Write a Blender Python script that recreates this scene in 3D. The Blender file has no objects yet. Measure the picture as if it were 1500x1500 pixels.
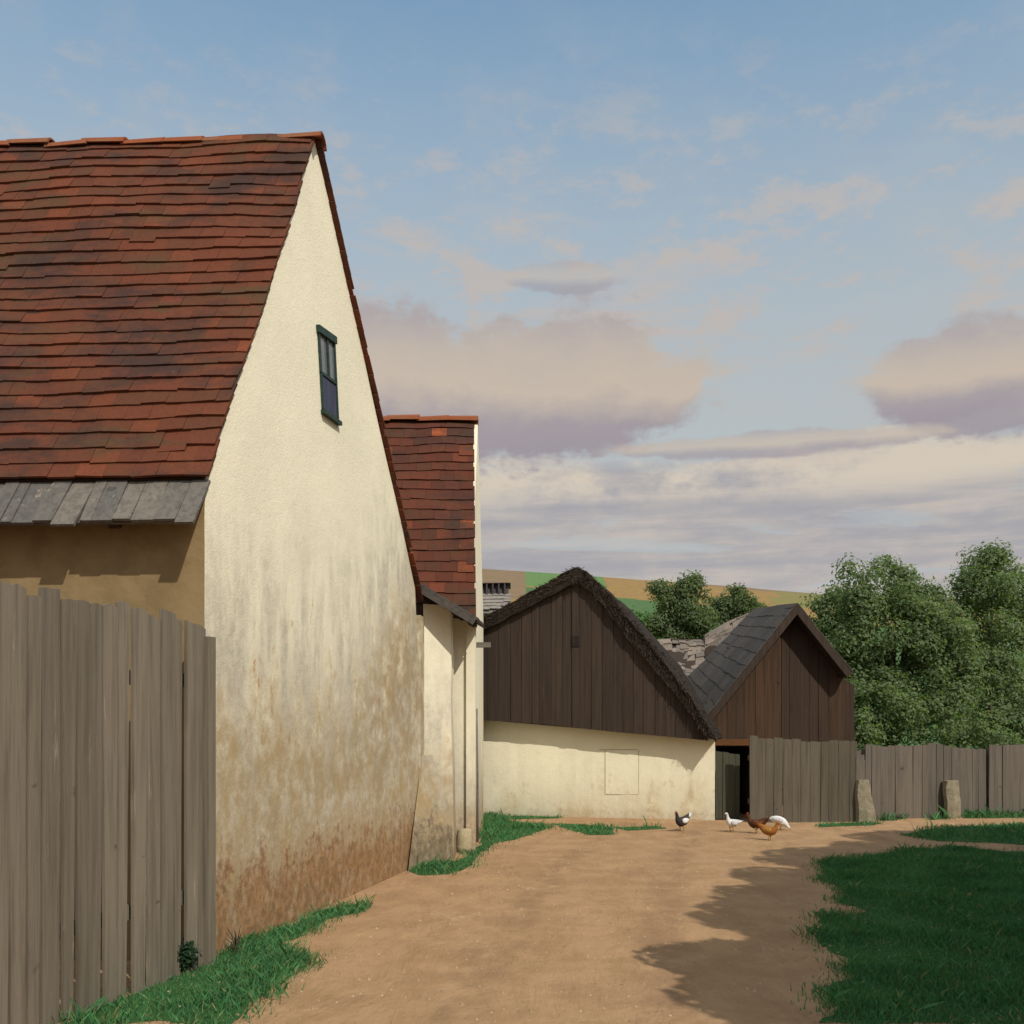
import bpy, math, random
import numpy as np
from mathutils import Vector, noise as mnoise
rng = random.Random(7)
NR = np.random.default_rng(11)
sc = bpy.context.scene
COL = sc.collection
PI = math.pi

# ------------------------------------------------------------------ camera
EYE, HZ, F = 1.7, 1050.0, 1500.0      # eye height, horizon row and focal length of the 1500 px picture
cam = bpy.data.cameras.new('camera')
cam.sensor_width = 36; cam.lens = 36; cam.shift_y = 0.2
cam.clip_start = 0.05; cam.clip_end = 5000
co = bpy.data.objects.new('camera', cam); COL.objects.link(co)
co.location = (0, 0, EYE); co.rotation_euler = (PI/2, 0, 0)
sc.camera = co

def P(px, py, d): return Vector(((px-750)/F*d, d, EYE+(HZ-py)/F*d))
def G(px, py):
    d = EYE*F/(py-HZ); return Vector(((px-750)/F*d, d, 0))
def onp(px, py, p0, n):
    r = Vector(((px-750)/F, 1, (HZ-py)/F)); o = Vector((0, 0, EYE))
    return o + r*((p0-o).dot(n)/r.dot(n))

# ------------------------------------------------------------------ node helper
class NT:
    def __init__(s, nt): s.t = nt; s.N = nt.nodes; s.L = nt.links
    def put(s, sock, v):
        if v is None: return
        if isinstance(v, bpy.types.NodeSocket): s.L.new(v, sock)
        else:
            if sock.type == 'RGBA' and len(v) == 3: v = (*v, 1)
            sock.default_value = v
    def node(s, t, props=None, **ins):
        n = s.N.new(t)
        for k, v in (props or {}).items(): setattr(n, k, v)
        for k, v in ins.items(): s.put(n.inputs[k.replace('_', ' ')], v)
        return n
    def math(s, op, a, b=None, c=None, clamp=False):
        n = s.N.new('ShaderNodeMath'); n.operation = op; n.use_clamp = clamp
        s.put(n.inputs[0], a); s.put(n.inputs[1], b); s.put(n.inputs[2], c)
        return n.outputs[0]
    def mix(s, f, a, b, blend='MIX'):
        n = s.N.new('ShaderNodeMix'); n.data_type = 'RGBA'; n.blend_type = blend
        s.put(n.inputs[0], f); s.put(n.inputs[6], a); s.put(n.inputs[7], b)
        return n.outputs[2]
    def ramp(s, f, stops, interp='LINEAR'):
        n = s.N.new('ShaderNodeValToRGB'); n.color_ramp.interpolation = interp
        e = n.color_ramp.elements
        while len(e) < len(stops): e.new(0.5)
        for k, (p, c) in enumerate(stops):
            e[k].position = p; e[k].color = (*c, 1) if len(c) == 3 else c
        s.put(n.inputs[0], f); return n.outputs[0]
    def step(s, v, a, b):          # smooth 0..1 as v goes a..b
        n = s.N.new('ShaderNodeMapRange'); n.interpolation_type = 'SMOOTHSTEP'
        s.put(n.inputs[0], v); s.put(n.inputs[1], a); s.put(n.inputs[2], b)
        n.inputs[3].default_value = 0; n.inputs[4].default_value = 1
        return n.outputs[0]
    def noise(s, vec, scale, detail=4, rough=0.55, sc3=None, dist=0.0):
        if sc3:
            m = s.node('ShaderNodeMapping', Vector=vec); m.inputs['Scale'].default_value = sc3; vec = m.outputs[0]
        n = s.node('ShaderNodeTexNoise', Vector=vec, Scale=scale, Detail=detail, Roughness=rough, Distortion=dist)
        return n.outputs[0]

# ------------------------------------------------------------------ sky and sun
AZ, EL = math.radians(35), math.radians(44)          # sun behind the camera, to the right
SUN = Vector((math.sin(AZ)*math.cos(EL), -math.cos(AZ)*math.cos(EL), math.sin(EL)))
world = bpy.data.worlds.new('World'); sc.world = world; world.use_nodes = True
def build_sky():
    t = NT(world.node_tree)
    bg = world.node_tree.nodes['Background']; bg.inputs[1].default_value = 0.1
    sky = t.node('ShaderNodeTexSky', dict(sky_type='NISHITA', sun_disc=False, sun_elevation=EL,
                 sun_rotation=PI-AZ, air_density=1.0, dust_density=0.8, ozone_density=1.5)).outputs[0]
    d = t.node('ShaderNodeTexCoord').outputs['Generated']
    xyz = t.node('ShaderNodeSeparateXYZ', Vector=d)
    az = t.math('ARCTAN2', xyz.outputs[0], xyz.outputs[1])
    el = t.math('ARCSINE', xyz.outputs[2])
    cv = t.node('ShaderNodeCombineXYZ', X=az, Y=el, Z=0.3).outputs[0]
    n1 = t.noise(cv, 9, 7, .62, (1, 1.6, 1))
    n2 = t.noise(cv, 26, 6, .6, (1, 1.7, 1))
    n3 = t.noise(cv, 7, 6, .6, (.55, 3.6, 1), .4)
    n4 = t.noise(cv, 13, 7, .62, (.35, 3.4, 1), .3)
    nn = t.math('ADD', t.math('MULTIPLY', t.math('SUBTRACT', n1, .5), 1.5), t.math('MULTIPLY', t.math('SUBTRACT', n2, .5), .7))
    # a clear blue sky, a little paler and warmer low down
    sky = t.mix(1.0, sky, SKY_TINT, 'MULTIPLY')
    sky = t.mix(t.math('MULTIPLY', t.step(el, .74, .26), .85), sky, (4.9, 4.95, 4.75))
    col = sky
    # thin high wisps, rosy
    w = t.math('MULTIPLY', t.step(n3, .50, .70), t.math('MULTIPLY', t.step(el, .22, .33), t.step(el, .50, .38)))
    col = t.mix(t.math('MULTIPLY', w, .85), col, (5.5, 4.75, 4.3))
    wp_ = t.math('MULTIPLY', t.step(t.noise(cv, 19, 7, .68, (.8, 1.7, 1)), .47, .66), t.math('MULTIPLY', t.step(el, .25, .36), t.step(el, .62, .40)))
    col = t.mix(t.math('MULTIPLY', wp_, .8), col, (5.3, 4.75, 4.4))
    w2 = t.math('MULTIPLY', t.step(n1, .46, .72), t.step(el, .80, .45))
    col = t.mix(t.math('MULTIPLY', w2, .18), col, (5.0, 5.0, 4.9))
    # bright broken cloud added out of view, overhead and behind, to lift ambient light
    bh = t.math('MAXIMUM', t.step(el, .95, 1.25), t.step(t.math('ABSOLUTE', az), 1.2, 1.9))
    col = t.mix(t.math('MULTIPLY', bh, t.step(n1, .40, .55)), col, (9.5, 9.0, 8.2))
    # low layered stratus
    nb = t.math('ADD', el, t.math('MULTIPLY', t.math('SUBTRACT', n4, .5), .10))
    s_cov = t.step(nb, .262, .232)
    s_tone = t.math('ADD', t.math('MULTIPLY', n4, .8), t.math('MULTIPLY', n2, .25))
    s_col = t.ramp(s_tone, [(.36, (5.9, 5.1, 4.4)), (.46, (5.0, 4.6, 4.4)), (.56, (4.1, 3.95, 4.1)), (.66, (3.6, 3.55, 3.9))])
    s_col = t.mix(t.math('MULTIPLY', t.step(el, .19, .225), t.step(n1, .34, .52)), s_col, (6.6, 5.8, 4.8))
    s_col = t.mix(t.math('MULTIPLY', t.step(n3, .60, .66), .5), s_col, (4.5, 5.1, 5.4))
    col = t.mix(t.math('MULTIPLY', s_cov, .97), col, s_col)
    # cumulus banks: rounded tops, flatter mauve bases
    for a0, e0, ra, re, k in ((.035, .308, .155, .078, 1.0), (-.13, .312, .13, .070, 1.0), (.46, .292, .14, .055, .9), (.40, .296, .09, .040, .8),
                              (-.75, .30, .25, .08, 1), (1.15, .33, .3, .09, 1), (1.9, .30, .3, .1, 1), (-1.6, .33, .35, .1, 1), (.24, .252, .17, .014, .7), (.05, .405, .06, .014, .55)):
        da = t.math('DIVIDE', t.math('SUBTRACT', az, a0), ra); de = t.math('DIVIDE', t.math('SUBTRACT', el, e0), re)
        r = t.math('SQRT', t.math('ADD', t.math('MULTIPLY', da, da), t.math('MULTIPLY', de, de)))
        q = t.math('ADD', t.math('SUBTRACT', 1.0, r), nn)
        m = t.math('MULTIPLY', t.step(q, -.02, .26), k)
        sh = t.math('ADD', de, t.math('MULTIPLY', nn, .55))
        c = t.ramp(t.math('ADD', t.math('MULTIPLY', sh, .5), .5, clamp=True),
                   [(.10, (3.4, 3.05, 3.45)), (.30, (3.7, 3.3, 3.55)), (.52, (5.7, 4.85, 4.05)), (.72, (5.3, 4.6, 4.05)), (.95, (4.3, 3.9, 3.95))])
        col = t.mix(m, col, c)
    t.L.new(col, bg.inputs[0])
SKY_TINT = (1.56, 2.0, 1.84)
build_sky()
sl = bpy.data.lights.new('sun', 'SUN'); sl.energy = 3.5; sl.angle = math.radians(.5); sl.color = (1, .93, .80)
so = bpy.data.objects.new('sun', sl); COL.objects.link(so)
so.rotation_euler = SUN.to_track_quat('Z', 'Y').to_euler(); so.location = (6, -8, 12)
sc.view_settings.view_transform = 'Standard'; sc.view_settings.look = 'None'
sc.view_settings.exposure = 0.0; sc.view_settings.gamma = 1

# ------------------------------------------------------------------ materials
def new_mat(name, rough=.9, spec=.2):
    m = bpy.data.materials.new(name); m.use_nodes = True
    t = NT(m.node_tree); b = m.node_tree.nodes['Principled BSDF']
    b.inputs['Roughness'].default_value = rough; b.inputs['Specular IOR Level'].default_value = spec
    return m, t, b
def objc(t): return t.node('ShaderNodeTexCoord').outputs['Object']
def island(t): return t.node('ShaderNodeNewGeometry').outputs['Random Per Island']
def bump(t, b, h, strength=.5, dist=.02):
    n = t.node('ShaderNodeBump', Height=h); n.inputs['Strength'].default_value = strength; n.inputs['Distance'].default_value = dist
    t.L.new(n.outputs[0], b.inputs['Normal'])

def mat_plaster(name, lime, stain_top=3.1, ochre_top=1.7, base_top=.55, far=0, k=1.0, base_col=(.19, .105, .05)):
    """old lime plaster: limewash worn off in blotches and runs, bare ochre render, damp brown foot"""
    m, t, b = new_mat(name, .95, .1)
    o = objc(t); x = t.node('ShaderNodeSeparateXYZ', Vector=o); z = x.outputs[2]
    big = t.noise(o, 1.1, 5, .6); drip = t.noise(o, 3.2, 6, .65, (1, 1, .28)); fine = t.noise(o, 14, 6, .7)
    grain = t.noise(o, 60, 4, .6); mid = t.noise(o, 5.0, 6, .7)
    c = t.mix(t.step(big, .35, .7), lime, tuple(v*.93 for v in lime))
    c = t.mix(t.math('MULTIPLY', t.step(fine, .5, .75), .25), c, (.60, .56, .46))
    def worn(top, soft, colr, amt, n, w):
        h = t.math('ADD', z, t.math('MULTIPLY', t.math('SUBTRACT', n, .5), w))
        if far and top > 1.0:
            h = t.math('SUBTRACT', h, t.math('MULTIPLY', t.step(x.outputs[1], 9.2, 11.8), far))
        return t.math('MULTIPLY', t.step(h, top+soft, top-soft), amt)
    f = worn(stain_top, .9, None, .85*k, mid, 1.6)
    f = t.math('MULTIPLY', f, t.math('MAXIMUM', t.step(drip, .34, .60), t.step(z, stain_top*.75, stain_top*.35)))
    c = t.mix(f, c, t.mix(t.step(fine, .4, .6), (.385, .355, .29), (.50, .45, .36)))
    sp = t.math('MULTIPLY', t.step(t.noise(o, 5.5, 5, .75, (1, 1, .5)), .60, .68), worn(stain_top-.2, .5, None, .8*k, mid, 1.2))
    c = t.mix(sp, c, (.46, .27, .12))
    f = t.math('MULTIPLY', worn(ochre_top, .55, None, .85*k, drip, 3.0), t.step(mid, .25, .62))
    c = t.mix(f, c, t.mix(t.step(drip, .4, .62), (.345, .245, .118), (.31, .235, .14)))
    f = t.math('MULTIPLY', t.step(t.noise(o, 7, 6, .7, (1, 1, .6)), .57, .66), worn(ochre_top+.5, .6, None, .7*k, mid, 1.5))
    c = t.mix(f, c, (.45, .365, .265))
    f = worn(base_top, .20, None, .92*k, t.math('ADD', t.math('MULTIPLY', mid, .55), t.math('ADD', t.math('MULTIPLY', drip, .35), t.math('MULTIPLY', fine, .25))), 2.6)
    f = t.math('MULTIPLY', f, t.math('ADD', .55, t.math('MULTIPLY', t.step(t.noise(o, 9, 6, .75, (1, 1, .55)), .36, .52), .45)))
    c = t.mix(f, c, t.mix(t.step(fine, .35, .65), base_col, tuple(v*1.7 for v in base_col)))
    t.L.new(c, b.inputs['Base Color'])
    bump(t, b, t.math('ADD', t.math('ADD', t.math('MULTIPLY', big, 1.2), t.math('MULTIPLY', fine, .35)), t.math('MULTIPLY', grain, .35)), .38, .03)
    return m

def mat_wood(name, a, c_, rough=.9, streak=(.50, .40, .32), amt=.35, axis=2, moss=None):
    """weathered boards: grain along the board, a tint of its own for each board, pale worn streaks"""
    m, t, b = new_mat(name, rough, .15)
    o = objc(t); dots = t.noise(o, 7, 3, .5); s = [22, 22, 22]; s[axis] = .9; s2 = [9, 9, 9]; s2[axis] = .8
    g = t.noise(o, 1, 6, .7, tuple(s)); g2 = t.noise(o, 1, 6, .75, tuple(s2)); big = t.noise(o, .8, 4, .6)
    r = island(t)
    c = t.mix(r, a, c_)
    c = t.mix(t.math('MULTIPLY', t.step(g, .40, .68), .55), c, tuple(v*.5 for v in a))
    c = t.mix(t.math('MULTIPLY', t.step(g2, .60, .72), amt), c, streak)
    c = t.mix(t.math('MULTIPLY', t.step(big, .55, .75), .35), c, tuple(v*.7 for v in c_))
    c = t.mix(t.math('MULTIPLY', t.step(dots, .70, .76), .6), c, tuple(v*.35 for v in a))
    if moss:
        z = t.node('ShaderNodeSeparateXYZ', Vector=o).outputs[2]
        f = t.step(t.math('ADD', z, t.math('MULTIPLY', big, moss[2])), moss[0]+moss[2]*.5, moss[1]+moss[2]*.5)
        c = t.mix(t.math('MULTIPLY', f, .8), c, moss[3])
    t.L.new(c, b.inputs['Base Color']); bump(t, b, g, .6, .012)
    return m

def mat_tile(name, stops, dark=(.05, .03, .025), lichen=(.16, .13, .05), amt=.5):
    m, t, b = new_mat(name, .85, .2)
    o = objc(t); r = island(t)
    big = t.noise(o, .75, 5, .6); mid = t.noise(o, 2.6, 6, .7, (.45, 1, 1.6)); fine = t.noise(o, 35, 5, .7)
    c = t.ramp(r, stops)
    c = t.mix(t.math('MULTIPLY', t.step(mid, .50, .68), .75), c, lichen)
    c = t.mix(t.math('MULTIPLY', t.step(t.noise(o, 1.3, 6, .7, (.7, 1, 1.2)), .46, .64), amt), c, dark)
    c = t.mix(t.math('MULTIPLY', t.step(fine, .45, .7), .35), c, tuple(v*.45 for v in stops[1][1]))
    c = t.mix(t.math('MULTIPLY', t.step(t.noise(o, 11, 6, .8), .68, .73), .55), c, (.42, .27, .2))
    t.L.new(c, b.inputs['Base Color']); bump(t, b, fine, .5, .01)
    return m

def mat_plain(name, c1, c2, scale=8, rough=.85, bmp=.4, spec=.2):
    m, t, b = new_mat(name, rough, spec); o = objc(t)
    n = t.noise(o, scale, 5, .65)
    t.L.new(t.mix(t.step(n, .35, .65), c1, c2), b.inputs['Base Color']); bump(t, b, n, bmp, .02)
    return m

def mat_leaf(name, stops, trans=.5):
    m, t, b = new_mat(name, .7, .25)
    r = island(t); o = objc(t); n = t.noise(o, 1.6, 3, .6)
    c = t.ramp(r, stops); c = t.mix(t.math('MULTIPLY', t.step(n, .42, .65), .4), c, tuple(v*.7 for v in stops[0][1]))
    t.L.new(c, b.inputs['Base Color'])
    tr = t.node('ShaderNodeBsdfTranslucent', Color=t.mix(1, c, (1.3, 1.5, .6), 'MULTIPLY'))
    mx = t.node('ShaderNodeMixShader'); mx.inputs[0].default_value = trans
    t.L.new(b.outputs[0], mx.inputs[1]); t.L.new(tr.outputs[0], mx.inputs[2])
    t.L.new(mx.outputs[0], t.N['Material Output'].inputs[0])
    return m

LIME = (.825, .77, .605)
M = {}
M['gable'] = mat_plaster('gable_plaster', LIME, 2.85, 1.75, .74, far=1.4)
M['yellow'] = mat_plain('ochre_render', (.25, .18, .095), (.20, .14, .07), 3.5, .95, .6)
M['pier'] = mat_plaster('pier_plaster', LIME, 2.1, 1.15, .48, base_col=(.16, .12, .075))
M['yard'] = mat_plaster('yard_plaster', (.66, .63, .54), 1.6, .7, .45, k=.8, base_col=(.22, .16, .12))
M['gable_two'] = mat_plaster('second_gable_plaster', LIME, 1.6, .55, .5, k=.8, base_col=(.28, .19, .13))
M['barn_wall'] = mat_plaster('barn_limewash', (.84, .79, .61), .30, .2, .04, k=.75, base_col=(.36, .28, .18))
M['tile'] = mat_tile('red_roof_tiles', [(0, (.105, .034, .018)), (.3, (.130, .038, .020)), (.55, (.092, .037, .020)), (.75, (.118, .037, .019)), (.95, (.145, .044, .021)), (.99, (.17, .048, .022)), (1, (.26, .07, .03))], dark=(.036, .024, .022), lichen=(.070, .050, .024), amt=.85)
M['tile_two'] = mat_tile('dark_red_roof_tiles', [(0, (.080, .025, .014)), (.3, (.115, .032, .017)), (.6, (.075, .030, .017)), (.9, (.13, .036, .018)), (.985, (.15, .042, .02)), (1, (.42, .10, .03))], dark=(.035, .022, .02), lichen=(.06, .040, .022), amt=.6)
M['ridge'] = mat_tile('ridge_tiles', [(0, (.24, .06, .03)), (.4, (.30, .075, .03)), (.7, (.2, .07, .03)), (.9, (.33, .08, .03)), (1, (.3, .1, .05))], dark=(.2, .09, .06), lichen=(.2, .13, .07), amt=.3)
M['deck'] = mat_plain('roof_battens', (.03, .02, .015), (.05, .03, .02), 10)
M['eave'] = mat_wood('grey_eave_boards', (.105, .102, .098), (.17, .15, .13), streak=(.36, .28, .21), amt=.7, axis=1)
M['fence'] = mat_wood('weathered_fence_boards', (.145, .124, .096), (.205, .172, .132), streak=(.46, .38, .30), amt=.7)
M['fence_b'] = mat_wood('grey_fence_boards', (.115, .10, .085), (.155, .13, .108), streak=(.26, .22, .18), amt=.25)
M['fence_g'] = mat_wood('mossy_fence_boards', (.105, .09, .068), (.135, .115, .088), streak=(.2, .17, .13), amt=.25)
M['barn_board'] = mat_wood('dark_barn_boards', (.045, .033, .027), (.060, .042, .033), streak=(.12, .06, .035), amt=.45)
M['shed_board'] = mat_wood('brown_shed_boards', (.046, .031, .024), (.075, .043, .026), streak=(.2, .09, .035), amt=.3)
M['door_board'] = mat_wood('green_door_boards', (.060, .062, .045), (.075, .075, .052), streak=(.12, .11, .08), amt=.25)
M['beam'] = mat_wood('dark_beam', (.12, .055, .022), (.15, .065, .025), amt=.2, axis=0)
M['black_board'] = mat_wood('near_black_boards', (.02, .017, .015), (.03, .024, .02), amt=.1)  # near-black: the shade inside the passage is put into the board colour
M['grey_board'] = mat_wood('grey_lean_to_boards', (.075, .068, .066), (.11, .098, .092), streak=(.25, .16, .08), amt=.3, axis=1)
M['thatch'] = mat_plain('old_thatch', (.036, .026, .019), (.020, .015, .013), 26, .95, 1.0)
M['straw'] = mat_leaf('straw', [(0, (.04, .026, .018)), (.6, (.028, .02, .015)), (.93, (.06, .036, .02)), (1, (.13, .07, .03))], .1)
M['shingle'] = mat_tile('dark_shingles', [(0, (.075, .067, .062)), (.5, (.095, .085, .077)), (1, (.11, .095, .085))], dark=(.06, .05, .045), lichen=(.095, .085, .065), amt=.4)
M['shingle_pale'] = mat_tile('pale_shingles', [(0, (.15, .125, .105)), (.5, (.20, .165, .14)), (1, (.26, .205, .165))], dark=(.11, .095, .085), lichen=(.17, .145, .115), amt=.3)
M['hut'] = mat_plain('hut_grey', (.20, .185, .17), (.25, .22, .2), 6)
M['hut_dark'] = mat_plain('hut_dark_roof', (.045, .042, .045), (.07, .06, .06), 6)
M['hut_ridge'] = mat_plain('hut_ridge', (.15, .10, .07), (.2, .13, .09), 6)
M['win'] = mat_plain('window_paint', (.022, .045, .038), (.035, .06, .05), 20, .6)
M['stone'] = mat_plain('pale_stone', (.42, .35, .225), (.34, .28, .175), 14, .95, .7)
M['post'] = mat_plain('stone_post', (.27, .235, .165), (.20, .175, .125), 12, .95, .8)
M['peg'] = mat_wood('grey_beam', (.16, .14, .125), (.18, .155, .135), axis=0)
M['bark'] = mat_plain('bark', (.06, .045, .03), (.035, .027, .02), 15)
M['leaf'] = mat_leaf('tree_leaves', [(0, (.125, .185, .095)), (.4, (.160, .22, .11)), (.8, (.19, .25, .125)), (1, (.23, .26, .13))])
M['leaf_far'] = mat_leaf('far_tree_leaves', [(0, (.115, .165, .085)), (.5, (.150, .20, .10)), (1, (.21, .23, .125))])
M['leaf_dark'] = mat_leaf('dark_bush_leaves', [(0, (.018, .045, .022)), (.6, (.028, .065, .03)), (1, (.05, .10, .05))])
M['blade'] = mat_leaf('grass_blades', [(0, (.048, .160, .064)), (.45, (.068, .21, .080)), (.80, (.092, .24, .088)), (.93, (.14, .21, .08)), (1, (.30, .26, .13))], .25)
M['crop'] = mat_leaf('crop_leaves', [(0, (.06, .14, .035)), (1, (.10, .2, .06))], .25)

def mat_window_glass():
    m, t, b = new_mat('window_glass', .12, .5); o = objc(t)
    z = t.node('ShaderNodeSeparateXYZ', Vector=o).outputs[2]
    n = t.noise(o, 7, 4, .6)
    t.L.new(t.mix(t.step(n, .4, .65), (.13, .135, .155), (.19, .185, .19)), b.inputs['Base Color']); return m
M['glass'] = mat_window_glass()
M['shutter'] = mat_wood('blue_grey_shutter', (.055, .062, .105), (.075, .08, .125), streak=(.2, .17, .14), amt=.3)

def mat_ground():
    m, t, b = new_mat('packed_earth', .97, .08); o = objc(t)
    y = t.node('ShaderNodeSeparateXYZ', Vector=o).outputs[1]
    big = t.noise(o, .45, 5, .6); mid = t.noise(o, 2.3, 7, .68, (1, .8, 1)); fine = t.noise(o, 18, 8, .75); rut = t.noise(o, 1.6, 6, .65, (1.4, .45, 1), .6)
    c = t.mix(t.step(mid, .36, .64), (.395, .250, .140), (.325, .200, .110))
    c = t.mix(t.math('MULTIPLY', t.step(rut, .52, .70), .5), c, (.29, .175, .10))
    c = t.mix(t.math('MULTIPLY', t.step(big, .52, .72), .4), c, (.37, .235, .15))
    c = t.mix(t.math('MULTIPLY', t.step(fine, .56, .72), .55), c, (.24, .15, .085))
    c = t.mix(t.math('MULTIPLY', t.step(t.noise(o, 9, 8, .8), .63, .70), .5), c, (.55, .42, .30))
    xg = t.node('ShaderNodeSeparateXYZ', Vector=o).outputs[0]
    tr = t.math('ABSOLUTE', t.math('SUBTRACT', t.math('ABSOLUTE', t.math('ADD', t.math('SUBTRACT', xg, t.math('MULTIPLY', t.math('MULTIPLY', y, y), .009)), t.math('MULTIPLY', t.math('SUBTRACT', rut, .5), .5))), .62))
    trk = t.math('MULTIPLY', t.step(tr, .26, .05), t.step(mid, .30, .6))
    c = t.mix(t.math('MULTIPLY', trk, .5), c, (.24, .148, .085))
    c = t.mix(t.math('MULTIPLY', t.step(t.noise(o, 1.1, 8, .75, (1, .7, 1)), .58, .68), .6), c, (.47, .325, .20))
    yy = t.math('ADD', y, t.math('MULTIPLY', mid, 4))
    c = t.mix(t.step(yy, 20, 23), c, t.mix(t.step(mid, .4, .6), (.05, .085, .025), (.08, .10, .035)))
    t.L.new(c, b.inputs['Base Color'])
    bump(t, b, t.math('ADD', t.math('MULTIPLY', rut, 1.6), t.math('ADD', t.math('MULTIPLY', mid, .9), t.math('MULTIPLY', fine, .30))), .7, .05)
    return m
M['earth'] = mat_ground()
def mat_turf():
    m, t, b = new_mat('turf', .97, .1); o = objc(t)
    n = t.noise(o, 3, 6, .7); f = t.noise(o, 40, 5, .7)
    c = t.mix(t.step(n, .35, .65), (.035, .105, .034), (.055, .13, .042))
    c = t.mix(t.math('MULTIPLY', t.step(f, .55, .7), .6), c, (.10, .075, .04))
    t.L.new(c, b.inputs['Base Color']); bump(t, b, f, .8, .03); return m
M['turf'] = mat_turf()

# ------------------------------------------------------------------ mesh builder
class MB:
    def __init__(s): s.v = []; s.f = []; s.m = []
    def add(s, vs, fs, mi=0):
        o = len(s.v); s.v += [tuple(p) for p in vs]; s.f += [tuple(i+o for i in f) for f in fs]; s.m += [mi]*len(fs)
    def hexa(s, c, mi=0):          # 4 bottom (ccw), 4 top
        s.add(c, [(3, 2, 1, 0), (4, 5, 6, 7), (0, 1, 5, 4), (1, 2, 6, 5), (2, 3, 7, 6), (3, 0, 4, 7)], mi)
    def box(s, o, a, b, c, mi=0):  # corner and three edge vectors
        o, a, b, c = Vector(o), Vector(a), Vector(b), Vector(c)
        s.hexa([o, o+a, o+a+b, o+b, o+c, o+a+c, o+a+b+c, o+b+c], mi)
    def prism(s, poly, vec, mi=0):
        n = len(poly); vec = Vector(vec); q = [Vector(p)+vec for p in poly]
        s.add(list(poly)+q, [tuple(range(n)), tuple(range(2*n-1, n-1, -1))]+[(i, i+n, (i+1) % n+n, (i+1) % n) for i in range(n)], mi)
    def tube(s, pts, rad, k=8, mi=0, cap=True):
        pts = [Vector(p) for p in pts]; n = len(pts); vs = []; fs = []
        for i, p in enumerate(pts):
            tg = (pts[min(i+1, n-1)]-pts[max(i-1, 0)]).normalized()
            ref = Vector((0, 1, 0)) if abs(tg.y) < .9 else Vector((1, 0, 0))
            a = tg.cross(ref).normalized(); b = tg.cross(a)
            r = rad[i] if isinstance(rad, (list, tuple)) else rad
            ra, rb = r if isinstance(r, (list, tuple)) else (r, r)
            for j in range(k):
                w = 2*PI*j/k; vs.append(p+a*(math.cos(w)*ra)+b*(math.sin(w)*rb))
        for i in range(n-1):
            for j in range(k):
                j2 = (j+1) % k; fs.append((i*k+j, i*k+j2, (i+1)*k+j2, (i+1)*k+j))
        if cap: fs += [tuple(range(k-1, -1, -1)), tuple(range((n-1)*k, n*k))]
        s.add(vs, fs, mi)
    def build(s, name, mats, parent=None, smooth=False):
        me = bpy.data.meshes.new(name); me.from_pydata(s.v, [], s.f)
        if not isinstance(mats, (list, tuple)): mats = [mats]
        for m in mats: me.materials.append(m)
        if len(mats) > 1: me.polygons.foreach_set('material_index', s.m)
        if smooth: me.polygons.foreach_set('use_smooth', [True]*len(me.polygons))
        me.update()
        return link(name, me, parent)
def link(name, me, parent=None):
    o = bpy.data.objects.new(name, me); COL.objects.link(o)
    if parent:
        o.parent = parent
        r = parent
        off = Vector(r.location)
        if r.parent: off = Vector((0, 0, 0))
        o.matrix_parent_inverse.identity()
        o.location = -off if not r.parent else (0, 0, 0)
    return o
def tag(o, label=None, cat=None, group=None, kind=None):
    for k, v in (('label', label), ('category', cat), ('group', group), ('kind', kind)):
        if v: o[k] = v
    return o
def thing(name, loc, label, cat, group=None):
    o = bpy.data.objects.new(name, None); COL.objects.link(o); o.location = loc; o.empty_display_size = .3
    return tag(o, label, cat, group)
def quads_mesh(name, V, mats, parent=None, tri=False):
    """fast mesh from an (n,4,3) or (n,3,3) array"""
    n, k = V.shape[:2]; me = bpy.data.meshes.new(name)
    me.vertices.add(n*k); me.vertices.foreach_set('co', V.reshape(-1).astype(np.float32))
    me.loops.add(n*k); me.loops.foreach_set('vertex_index', np.arange(n*k, dtype=np.int32))
    me.polygons.add(n); me.polygons.foreach_set('loop_start', np.arange(0, n*k, k, dtype=np.int32))
    for m in (mats if isinstance(mats, list) else [mats]): me.materials.append(m)
    me.update(calc_edges=True); me.validate()
    return link(name, me, parent)

def tiles(mb, b0, b1, t0, t1, rows, w, th, jit=.006, sag=.03, seed=1, slip=.02, lift=2.0, over=1.55, first=0):
    """courses of plain tiles on the patch b0-b1 (bottom) t0-t1 (top); every tile its own solid"""
    r = random.Random(seed); b0, b1, t0, t1 = map(Vector, (b0, b1, t0, t1))
    N = (b1-b0).cross(t0-b0).normalized()
    if N.z < 0: N = -N
    def S(u, v):
        p = (b0*(1-u)+b1*u)*(1-v)+(t0*(1-u)+t1*u)*v
        q = mnoise.noise(p*.9+Vector((seed*3.1, 0, 0)))*sag + mnoise.noise(p*2.3)*sag*.35
        return p+N*q
    Lb = ((b1-b0).length+(t1-t0).length)/2
    for i in range(first, rows):
        off = -.5*w*(i % 2) + r.uniform(-.03, .03); x = off; dv = r.uniform(-.003, .003)
        while x < Lb:
            ww = w*r.uniform(.9, 1.1); u0 = max(x/Lb, 0); u1 = min((x+ww-.002)/Lb, 1); x += ww
            if u1-u0 < .25*w/Lb: continue
            v0 = max(i/rows+dv+r.uniform(-jit, jit)/ (rows*.13), -.02); 
            if r.random() < slip: v0 -= .35/rows
            v1 = min(v0+over/rows, 1.0); tilt = r.uniform(-.03, .03)/rows
            l0 = N*(th*lift*.55+r.uniform(0, th*.45)); l1 = N*(th*.15)
            A = S(u0, v0+tilt)+l0; B = S(u1, v0-tilt)+l0; C = S(u1, v1)+l1; D = S(u0, v1)+l1
            k = N*th
            mb.hexa([A, B, C, D, A+k, B+k, C+k, D+k])

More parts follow.
